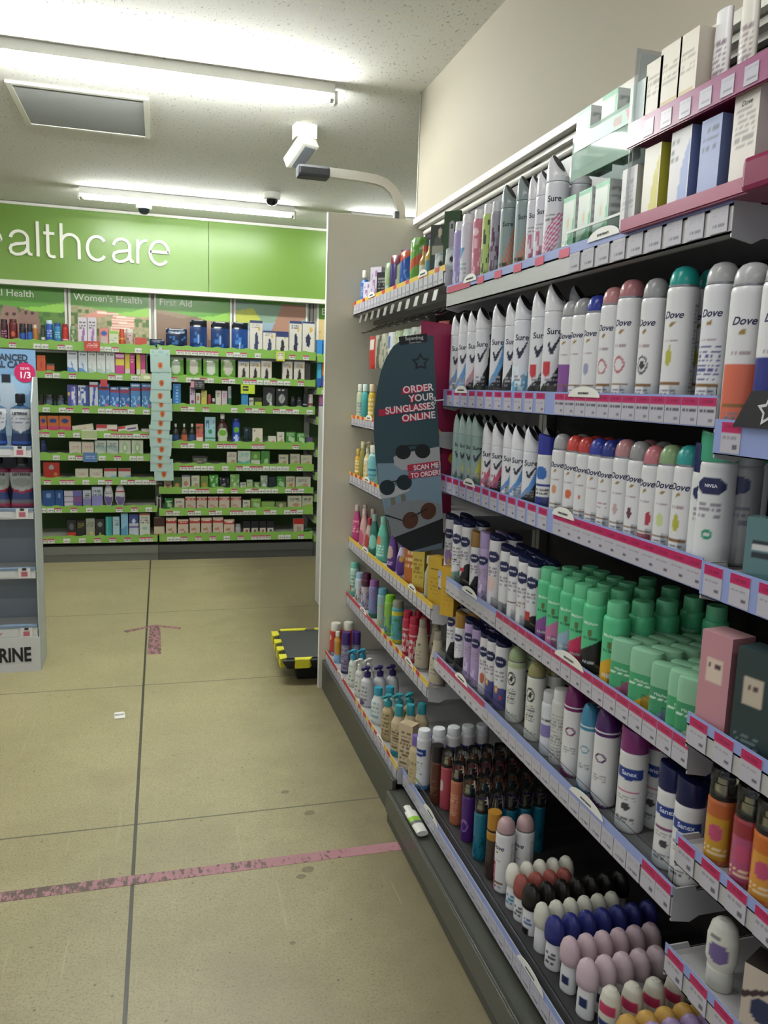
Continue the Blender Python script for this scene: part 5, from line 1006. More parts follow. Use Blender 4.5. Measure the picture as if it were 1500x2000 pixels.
# ---- hanging signs at the junction of the bays
r = empty('fin_sign', 'maroon fin sign lettered vertically beside the sunglasses sign', 'shelf sign', (.865, 2.425, 1.02), 0)
MB().prism([(-.06, .0), (-.01, -.04), (.055, -.03), (.05, .15), (.075, .3), (.06, .45), (.075, .64), (-.075, .65)], -.002, .0, 'Y').obj('panel', mat('#8a2048', .35), r)
mkobj('lettering', text_mesh('Dove', .055, '#2b1636', shear=.35), r, (.012, -.003, .19), (0, -PI/2, 0))
MB().prism([(0, 0), (.012, .012), (.02, .03), (.005, .04), (-.006, .03), (-.01, .012)], -.003, -.002, 'Y').obj('bird_emblem', mat('#b5922c', .4), r, (.045, 0, .2))
YS = 2.30
r = empty('sunglasses_sign', 'dark teal hanging sign reading order your sunglasses online', 'shelf sign', (0, YS, 0), 0)
def sp_(px, py):
    d = FW + RT*((px-750)/FPX) - UP*((py-1000)/FPX); t = YS/d.y; P = CAM+d*t; return (P.x, P.z)
out = [(846, 655), (800, 655), (786, 663), (768, 676), (754, 698), (744, 724), (736, 760), (731, 800), (730, 845), (733, 890), (740, 950), (751, 1000), (764, 1042), (780, 1062), (800, 1076), (825, 1078), (862, 1072), (865, 1066), (863, 980), (857, 850), (849, 720)]
P = [sp_(*p) for p in out]
MB().prism(P, -.0012, .0012, 'Y').obj('board', mat('#2c444d', .35), r)
dpt = [0]
def flat(name, pts, col, par=None, lab=None, rough=.4):
    dpt[0] += 1; e = .0013+.00005*dpt[0]
    o = MB().prism([sp_(*p) for p in pts], -e-.0001, -e+.0000, 'Y').obj(name, mat(col, rough), par or r)
    if lab: o['label'] = lab
    return o
def ell(cx, cy_, a, b, rot=0, n=28):
    c, s = math.cos(rot), math.sin(rot); return [(cx+a*math.cos(q*2*PI/n)*c-b*math.sin(q*2*PI/n)*s, cy_+a*math.cos(q*2*PI/n)*s+b*math.sin(q*2*PI/n)*c) for q in range(n)]
def txt(s, px, py, size, col, tilt, align='RIGHT', off=.0006, sx=1.):
    dpt[0] += 1; X, Z = sp_(px, py)
    return mkobj('lettering', text_mesh(s, size, col, off=off, ext=.0001, align=align, sx=sx), r, (X, -.0016-.00006*dpt[0], Z), (0, tilt, 0))
TL = -math.radians(7.5)
# picture printed on the lower half
flat('print', [(736, 905), (860, 903), (863, 980), (864, 1000), (756, 1015), (751, 1000), (740, 950)], '#6f8796')
flat('print', [(768, 893), (778, 887), (858, 872), (860, 908), (820, 918), (785, 918), (770, 908)], '#9a9ca0', lab='pale plinth in the picture')
flat('print', [(740, 955), (798, 945), (800, 958), (770, 970), (746, 974), (742, 965)], '#a5a8ab')
for p in ((762, 972), (782, 966)): flat('print', [(p[0], p[1]), (p[0]+9, p[1]-1), (p[0]+12, p[1]+22), (p[0]+3, p[1]+23)], '#6a6658')
flat('print', [(752, 992), (790, 978), (830, 976), (862, 985), (865, 1010), (820, 1050), (770, 1050), (764, 1042)], '#767b80', lab='grey stone slab in the picture')
flat('print', [(768, 1050), (865, 1012), (865, 1045), (862, 1062), (800, 1076), (780, 1062)], '#15181b')
flat('print', [(800, 1077), (862, 1060), (863, 1071), (825, 1077)], '#53606a')
def shades(l1, l2, c, a, b, rot, br):
    flat('print', ell(l1[0], l1[1], a, b, rot), c); flat('print', ell(l2[0], l2[1], a, b, rot), c)
    flat('print', [(l1[0], l1[1]-b*br), (l2[0], l2[1]-b*br), (l2[0], l2[1]-b*br+2.5), (l1[0], l1[1]-b*br+2.5)], '#101214')
    flat('print', [(l1[0]+a*.8, l1[1]-2), ((l1[0]+l2[0])/2, (l1[1]+l2[1])/2-6), (l2[0]-a*.8, l2[1]-2), ((l1[0]+l2[0])/2, (l1[1]+l2[1])/2-3)], '#101214')
shades((787, 883), (825, 881), '#0d1113', 15, 14, .1, .95); shades((756, 952), (789, 942), '#14242a', 15, 15, -.25, .6)
shades((801, 1016), (836, 998), '#4a2c1c', 15, 17, .5, .4)
flat('print', [(752, 1004), (788, 1016), (788, 1018), (752, 1007)], '#111')
for s, px, py, w, h_ in (('ORDER', 846, 763, 62, 14), ('YOUR', 848, 781, 48, 14), ('SUNGLASSES', 849, 799, 110, 14), ('ONLINE', 850, 817, 66, 14)):
    d_ = .13
    flat('highlight', [(px-w, py-h_+w*d_+1), (px-10 if s != 'YOUR' else px-34, py-h_+1), (px-10 if s != 'YOUR' else px-34, py), (px-w, py+w*d_)], '#a31f3f')
    txt(s, px, py-1, .0295, '#d9cfd2', TL, sx={'SUNGLASSES': .93, 'ORDER': 1.0, 'YOUR': 1.0, 'ONLINE': 1.0}[s])
flat('highlight', [(795, 908), (856, 900), (857, 913), (796, 921)], '#a31f3f'); flat('highlight', [(797, 923), (857, 915), (858, 928), (798, 935)], '#a31f3f')
txt('SCAN ME', 856, 912, .021, '#d6cbd0', TL, sx=.92); txt('TO ORDER!', 859, 926, .021, '#d6cbd0', TL, sx=.86)
flat('print', [(778, 658), (833, 651), (834, 667), (780, 674)], '#14151a'); txt('Superdrug', 826, 662, .0155, '#c2c2c6', TL, off=.0001, sx=.88); txt('Reserve Online', 822, 669, .006, '#a9a9b0', TL, off=.0001)
def starpts(cx, cy_, R_, rot, f=.52):
    o = []
    for q in range(10):
        a = rot-PI/2+q*PI/5; rr = R_ if q % 2 == 0 else R_*f; o.append((cx+rr*math.cos(a), cy_+rr*math.sin(a)))
    return o
flat('star_outline', starpts(821, 707, 18, -.05), '#11181c'); flat('star_centre', starpts(821, 707.5, 11.5, -.05), '#2c444d')
w = MB(); a = Vector((sp_(846, 783)[0], -.006, sp_(846, 783)[1])); 
w.tube([a, a+Vector((.03, 0, .004)), a+Vector((.05, .05, .0))], .0022, 8); w.tube([a+Vector((.006*math.cos(q), -.0, .012*math.sin(q))) for q in [i*.5 for i in range(13)]], .0012, 6)
w.obj('clip', mat('#b9bcc0', .2), r, smooth=True)
# ================================================================ PRODUCTS ON THE BACK WALL
def brow(items, rows, Zs, refname, scale, ox, oy, group):
    """items: (shelf index, [ (x0, x1, ytop, spec-ish) ... ]) measured off the photo and converted to real sizes on the shelf"""
    for i, L in items:
        for n, it in enumerate(L):
            x0, x1, yt, kind, base, lay, desc = it[:7]
            a, b_ = ox+x0/scale, ox+x1/scale; Y = BYF+.035
            X0, X1 = Xat(a, Y, Zs[i]+.03), Xat(b_, Y, Zs[i]+.03); w = X1-X0; z = Zs[i]
            h = max(.02, Zat(oy+yt/scale, (X0+X1)/2, Y)-z); X = (X0+X1)/2; d = .05
            lay = tuple(lay); loc = (X, Y+.025, z+.0004)
            lab = '%s, %s from left on %s %s shelf' % (desc, ORD[n+1], refname, ('top', 'second', 'third', 'fourth', 'fifth', 'sixth', 'seventh', 'base')[i])
            if kind == 'box': me = art_box('carton', w*.97, d, h, base, lay, res=.006, pil=0); nm, cat = 'carton', 'boxed product'; rot = 0
            elif kind == 'tilt': me = art_box('carton', w*.97, d, h*.72, base, lay, res=.006); nm, cat = 'carton', 'boxed product'
            elif kind == 'pouch': me = art_box('pouch', w*.98, d*.7, h, base, lay, res=.008, pil=.85, rough=.15); nm, cat = 'pouch', 'packet'
            elif kind == 'can': me = None; sp = aero(base, lay, 'small', it[7] if len(it) > 7 else '#c9c9c4', h, w*.47, name='bottle', cat='bottle')
            elif kind == 'bot': me = None; sp = bottle(((0, 0), (.9, 0), (1, .03), (1, .62), (.75, .8), (.35, .9), (.33, 1)), base, lay, .6, it[7] if len(it) > 7 else '#c9c9c4', h*.16, w*.17, h, w*.48)
            elif kind == 'inv': me = None; sp = bottle(((0, 0), (.55, 0), (.6, .1), (1, .35), (1, .6), (.7, .92), (.4, 1), (0, 1)), base, lay, .5, None, 0, 0, h, w*.48)
            if kind in ('box', 'tilt', 'pouch'):
                o = mkobj(nm, me, None, loc, (0, 0, 0)); tag(o, uniq(lab), cat, group)
                if kind == 'tilt': o.rotation_euler = (0, -math.radians(9), 0); o.location.z = z+.5*w*math.sin(math.radians(9))+.001
            else: put(sp, loc, 0, lab, group)
T1 = lambda c='#555': [('t', -.7, .55, .7, .85, 3, c)]
def fig(c='#1f2a50'): return [('p', [(-.35, .1), (.25, .05), (.4, .3), (.2, .6), (-.1, .65), (-.2, .35)], c), ('t', -.7, .75, .5, .88, 2, '#667'), ('e', .45, .75, .18, .08, '#b59a3c')]
A = []
s1 = 2.344
brow([(0, [
 (0, 36, 570, 'can', '#3c1420', [('t', -.6, .2, .6, .6, 3, '#a68')], 'dark red bottle', '#2a0f18'), (40, 80, 570, 'can', '#5c1214', [('e', 0, .4, .3, .15, '#b5502c')], 'red bottle with flame', '#4a0f12'),
 (86, 118, 590, 'can', '#174a9a', [('b', .6, 1, '#10131c')], 'blue and black bottle', '#10131c'), (121, 149, 592, 'can', '#1c59a8', [('b', .7, 1, '#10131c')], 'bright blue bottle', '#10131c'), (151, 169, 595, 'can', '#b5702a', [], 'slim orange bottle', '#c9b9a0'), (186, 207, 597, 'can', '#3a3f40', [('b', .2, .4, '#b9b9b4')], 'black and grey bottle', '#222'),
 (209, 243, 575, 'can', '#1f4fa0', [('t', -.5, .3, .5, .7, 3, '#9ac')], 'tall royal blue bottle', '#b9cfd6'), (246, 280, 587, 'can', '#2f79a8', [('t', -.5, .3, .5, .7, 3, '#9cc')], 'sky blue bottle', '#1c3f7c'), (282, 313, 592, 'can', '#a82420', [('b', .2, .3, '#d9a')], 'scarlet bottle', '#8a1a18'),
 (320, 350, 600, 'can', '#5f7a4c', [('n', -.8, 0, .8, .9, 7, .3, '#a9b59a')], 'green tube', '#8a9a7c'), (358, 400, 562, 'box', '#c3bbc2', [('p', [(-.4, .1), (.2, .1), (.6, .6), (.1, .6)], '#8a5f94'), ('b', 0, .1, '#7a4f84')]+T1(), 'white box with violet wand'), (402, 443, 562, 'box', '#c3bbc3', [('p', [(-.4, .1), (.2, .1), (.6, .6), (.1, .6)], '#8a5f95'), ('b', 0, .1, '#7a4f84')]+T1(), 'white box with purple wand'),
 (455, 498, 612, 'box', '#c2756a', [('e', 0, .7, .7, .14, '#2f4f94'), ('r', -.8, .1, .8, .5, '#b0a09c')], 'coral box with blue oval'), (500, 543, 625, 'box', '#b9bfa2', [('b', .8, 1, '#7fae3c'), ('t', -.7, .3, .7, .6, 2, '#778')], 'white box with green band'), (545, 571, 615, 'can', '#b04a24', [('b', .5, .6, '#c9963a')], 'orange tube', '#a8442a'), (573, 613, 615, 'can', '#b9a5a0', [('n', -.8, 0, .8, .8, 7, .3, '#8a5f5c')], 'pink white tub', '#c9c9c2'), (618, 672, 655, 'box', '#a83a2c', [], 'flat red box')])],
 RA, ZA, "Women's Health bay", s1, 0, 380, 'products on the top shelf of the Women\'s Health bay')
s2 = 1333/320.
clr = lambda c: [('p', [(-1, 0), (1, 0), (1, .1), (0, .25), (-1, .3)], c), ('t', -.7, .8, .7, .9, 1, '#666'), ('p', [(-.3, .5), (.1, .1), (.3, .12), (-.1, .55)], c)]
blu = [('b', .72, .84, '#8a2f44'), ('t', -.7, .86, .7, .96, 1, '#c9c9d4'), ('n', -.9, .1, .9, .5, 7, .35, '#8fb5d6'), ('e', .5, .14, .2, .07, '#c2406c')]
crm = [('t', -.6, .4, .6, .7, 2, '#b58a8a'), ('b', .9, 1, '#b5b0a6')]
brow([
 (1, [(300, 372, 225, 'box', '#b5502a', [('e', 0, .5, .35, .2, '#a83a2a')], 'orange box'), (378, 444, 292, 'box', '#4a3f38', [('b', .4, .8, '#b5502c')], 'low brown pack'), (548, 633, 182, 'box', '#bfc6cc', clr('#4f7fb5'), 'white test box with blue swirl'), (640, 714, 190, 'box', '#bfc6cc', clr('#4f7fb4'), 'second white blue test box'), (718, 787, 190, 'box', '#c0c5c2', clr('#9ab0a9'), 'white test box with grey green swirl'), (790, 860, 190, 'box', '#c1c5c2', clr('#9ab0a8'), 'plain white test box'), (862, 935, 193, 'box', '#c2c6c3', clr('#a3b5b0'), 'pale white test box'), (938, 1015, 195, 'box', '#a83078', [('r', -.9, .45, .9, .7, '#c2b53a'), ('r', -.9, .75, .9, .9, '#d0a9c4')], 'magenta box with yellow patch'), (1018, 1058, 200, 'box', '#b9a932', [('b', 0, .3, '#b9b9a9')], 'yellow box'), (1060, 1098, 200, 'box', '#a8246c', T1('#d9a'), 'magenta slim box'), (1110, 1145, 205, 'box', '#b5a535', [('b', 0, .3, '#b9b9a9')], 'yellow slim box'), (1147, 1185, 210, 'box', '#a02468', [('b', .1, .3, '#c9a')], 'deep pink box'), (1192, 1236, 222, 'box', '#4f8f3a', [], 'green box')]),
 (2, [(325, 355, 545, 'can', '#2a1c24', [('b', 0, .3, '#7a2a4c')], 'dark jar', '#111'), (362, 440, 545, 'can', '#1c222c', [('e', 0, .5, .5, .3, '#4a5464')], 'black tub', '#111418'), (455, 530, 548, 'can', '#1e2430', [('e', 0, .5, .5, .3, '#4a5468')], 'second black tub', '#111418'), (550, 632, 465, 'box', '#4a4488', [('r', -.2, .0, .6, .9, '#c2c4cc'), ('n', -.2, .1, .6, .9, 7, .4, '#4f6ab0'), ('e', -.7, .6, .2, .08, '#c9a53a')], 'purple and white box'), (636, 724, 470, 'box', '#bfc3ca', [('n', -.9, 0, .5, .9, 6, .45, '#33508f'), ('r', .5, 0, 1, 1, '#2a3f80')], 'white box with navy stripes'), (730, 800, 443, 'box', '#b9bdc9', [('b', .8, .9, '#a02a3c'), ('p', [(-.5, .1), (0, .1), (.5, .8), (0, .8)], '#2a4fa0')], 'tall white blue and red box'), (803, 893, 455, 'box', '#2f5f9c', blu, 'blue carton with red band'), (896, 970, 480, 'box', '#2f5f9d', blu, 'smaller blue carton with red band'), (972, 1058, 480, 'box', '#2b568f', blu, 'deep blue carton with red band'), (1062, 1145, 455, 'box', '#3f74a8', blu, 'pale blue carton with red band'), (1152, 1238, 455, 'box', '#3a6f9f', blu, 'blue carton nearest sachet strip')]),
 (3, [(325, 383, 718, 'box', '#b5622a', [('e', 0, .7, .6, .15, '#2a3a7a'), ('b', 0, .35, '#a8385c')], 'orange and pink box'), (386, 480, 718, 'box', '#b8642b', [('e', 0, .7, .6, .15, '#2a3a7a'), ('b', 0, .35, '#a8385c')], 'orange box with navy oval'), (482, 578, 718, 'box', '#b8662c', [('e', 0, .7, .6, .15, '#2a3a7b'), ('b', 0, .35, '#a8385c')], 'orange box with pink base'), (590, 765, 785, 'tilt', '#bdb8a4', [('e', .2, .4, .1, .15, '#b5706a'), ('t', -.6, .2, 0, .6, 2, '#998')], 'cream carton lying tilted'), (780, 955, 790, 'box', '#bdb9b0', [('r', -1, .6, 0, 1, '#a8343a'), ('r', .1, .2, 1, .4, '#a8343a')], 'red and white flat cartons'), (960, 1130, 790, 'tilt', '#c0bcb4', [('r', -1, .6, -.2, 1, '#a8343a'), ('r', -.1, .35, .8, .6, '#4a3a7c')], 'white carton tilted with purple bar'), (1148, 1232, 825, 'box', '#b9b5aa', [('b', .7, 1, '#a89a94')], 'low white carton')]),
 (4, [(330, 378, 918, 'can', '#24305c', [], 'small blue jar', '#1c2850'), (563, 662, 928, 'box', '#c2baa8', crm, 'cream carton'), (666, 765, 928, 'box', '#c2b9a7', crm, 'second cream carton'), (770, 865, 918, 'box', '#b0b8ae', [('p', [(-1, .5), (1, .2), (1, .6), (-1, .7)], '#8fa5a0')]+T1(), 'grey green carton'), (869, 965, 918, 'box', '#b0b9ae', [('p', [(-1, .5), (1, .2), (1, .6), (-1, .7)], '#8fa5a0')]+T1(), 'second grey green carton'), (968, 1065, 915, 'box', '#b5bda8', [('e', 0, .5, .5, .35, '#8fae82'), ('e', 0, .5, .25, .18, '#c9cdbd')], 'white carton with green circle'), (1070, 1166, 915, 'box', '#b5bea8', [('e', 0, .5, .5, .35, '#8fae82'), ('e', 0, .5, .25, .18, '#c9cdbd')], 'second carton with green circle')]),
 (5, [(352, 488, 1095, 'box', '#a02a1c', [('e', 0, .7, .3, .14, '#8a8f94'), ('e', .5, .3, .2, .1, '#b5763a')], 'wide red box'), (612, 720, 1150, 'box', '#b9b7a4', crm, 'low cream carton'), (728, 836, 1150, 'box', '#b9b7a5', crm, 'second low cream carton'), (846, 950, 1148, 'box', '#b5bab2', [('b', .75, 1, '#a03a34'), ('p', [(-.5, 0), (1, 0), (1, .4), (.2, .3)], '#6fa0a5')], 'white carton with red top'), (962, 1065, 1148, 'box', '#b5bab3', [('b', .75, 1, '#a03a34'), ('p', [(-.5, 0), (1, 0), (1, .4), (.2, .3)], '#6fa0a5')], 'second white carton with red top')]),
 (6, [(345, 448, 1325, 'box', '#24487c', [('e', 0, .7, .4, .14, '#6f8fbf')], 'wide blue box'), (450, 518, 1325, 'box', '#24487d', [('e', 0, .7, .4, .14, '#6f8fbf')], 'narrow blue box'), (522, 668, 1330, 'box', '#b5aebc', [('b', .30, .34, '#555'), ('b', .64, .68, '#555'), ('r', 0, 0, 1, .3, '#5c4a8a'), ('r', 0, .36, 1, .62, '#7a4a7c'), ('r', 0, .7, 1, 1, '#5c5a9a')], 'stack of purple and white cartons'), (676, 742, 1325, 'box', '#a9b0bc', [('b', 0, .5, '#7a74a4')]+T1(), 'grey violet box'), (748, 838, 1295, 'box', '#7f7cae', [('b', .58, 1, '#a9b5c0')]+T1(), 'violet and pale blue box'), (845, 922, 1285, 'inv', '#b9b9bb', [('p', [(-.5, .1), (.5, .1), (.7, .45), (-.6, .5)], '#6a5a8c'), ('t', -.5, .6, .5, .75, 2, '#777')], 'white wash bottle with violet label'), (935, 1020, 1285, 'inv', '#babab9', [('p', [(-.5, .1), (.5, .1), (.7, .45), (-.6, .5)], '#6a5a8c'), ('b', .68, .76, '#a03a44')], 'white wash bottle with red band')]),
 (7, [(548, 620, 1565, 'box', '#1a1a1c', [('b', 0, .3, '#a8341f'), ('e', 0, .6, .5, .2, '#555')], 'black and red box'), (625, 695, 1570, 'box', '#20201a', T1('#8a7a3a'), 'black box with gold print'), (700, 773, 1555, 'box', '#8f9284', [('e', .2, .2, .4, .1, '#b5a94a')]+T1(), 'sage grey box'), (778, 852, 1558, 'box', '#1e1e20', [('e', 0, .7, .5, .14, '#777'), ('p', [(-.3, 0), (.3, 0), (0, .35)], '#8a8a5a')], 'black box with grey oval'), (860, 912, 1540, 'box', '#2f8a88', [('r', -.6, 0, -.4, 1, '#5fb0aa')], 'teal box'), (918, 974, 1540, 'box', '#9ab8c2', T1(), 'pale blue box'), (985, 1043, 1512, 'box', '#7fb0c9', [('p', [(-1, 0), (1, 0), (1, .5), (-1, .3)], '#4f8aa8')], 'tall light blue box'), (1050, 1130, 1522, 'box', '#aab4bd', [('b', .6, 1, '#2f3a7a'), ('e', 0, .7, .35, .12, '#c2c9d6'), ('b', .38, .45, '#5a4a8a')], 'navy and white box'), (1135, 1222, 1512, 'box', '#b9bdb0', [('b', .92, 1, '#b5695c'), ('e', 0, .35, .5, .07, '#7fae9c')]+T1(), 'tall white box with coral top')]),
 ], RA, ZA, "Women's Health bay", s2, 0, 640, "products on the shelves of the Women's Health bay")
s3 = 1500/380.
bag = lambda c: [('r', -1, .0, 1, .25, '#5f9a34'), ('e', 0, .5, .6, .35, c), ('b', .85, 1, '#8f9a86')]
band = [('b', .72, .92, '#a3302c'), ('t', -.6, .76, .6, .88, 1, '#d9c9c0'), ('n', -.6, .05, .8, .4, 5, .35, '#a87a5c'), ('b', 0, .06, '#a83a2c')]
wg = [('p', [(-1, 0), (1, 0), (1, .15), (0, .3), (-1, .2)], '#7fa84a'), ('t', -.7, .6, .5, .8, 2, '#667'), ('e', .3, .3, .4, .14, '#a8846a')]
gg = [('p', [(-.5, .3), (.7, .1), (.7, .5), (-.4, .7)], '#9ab58a'), ('t', -.7, .7, .6, .9, 2, '#a9c2a0')]
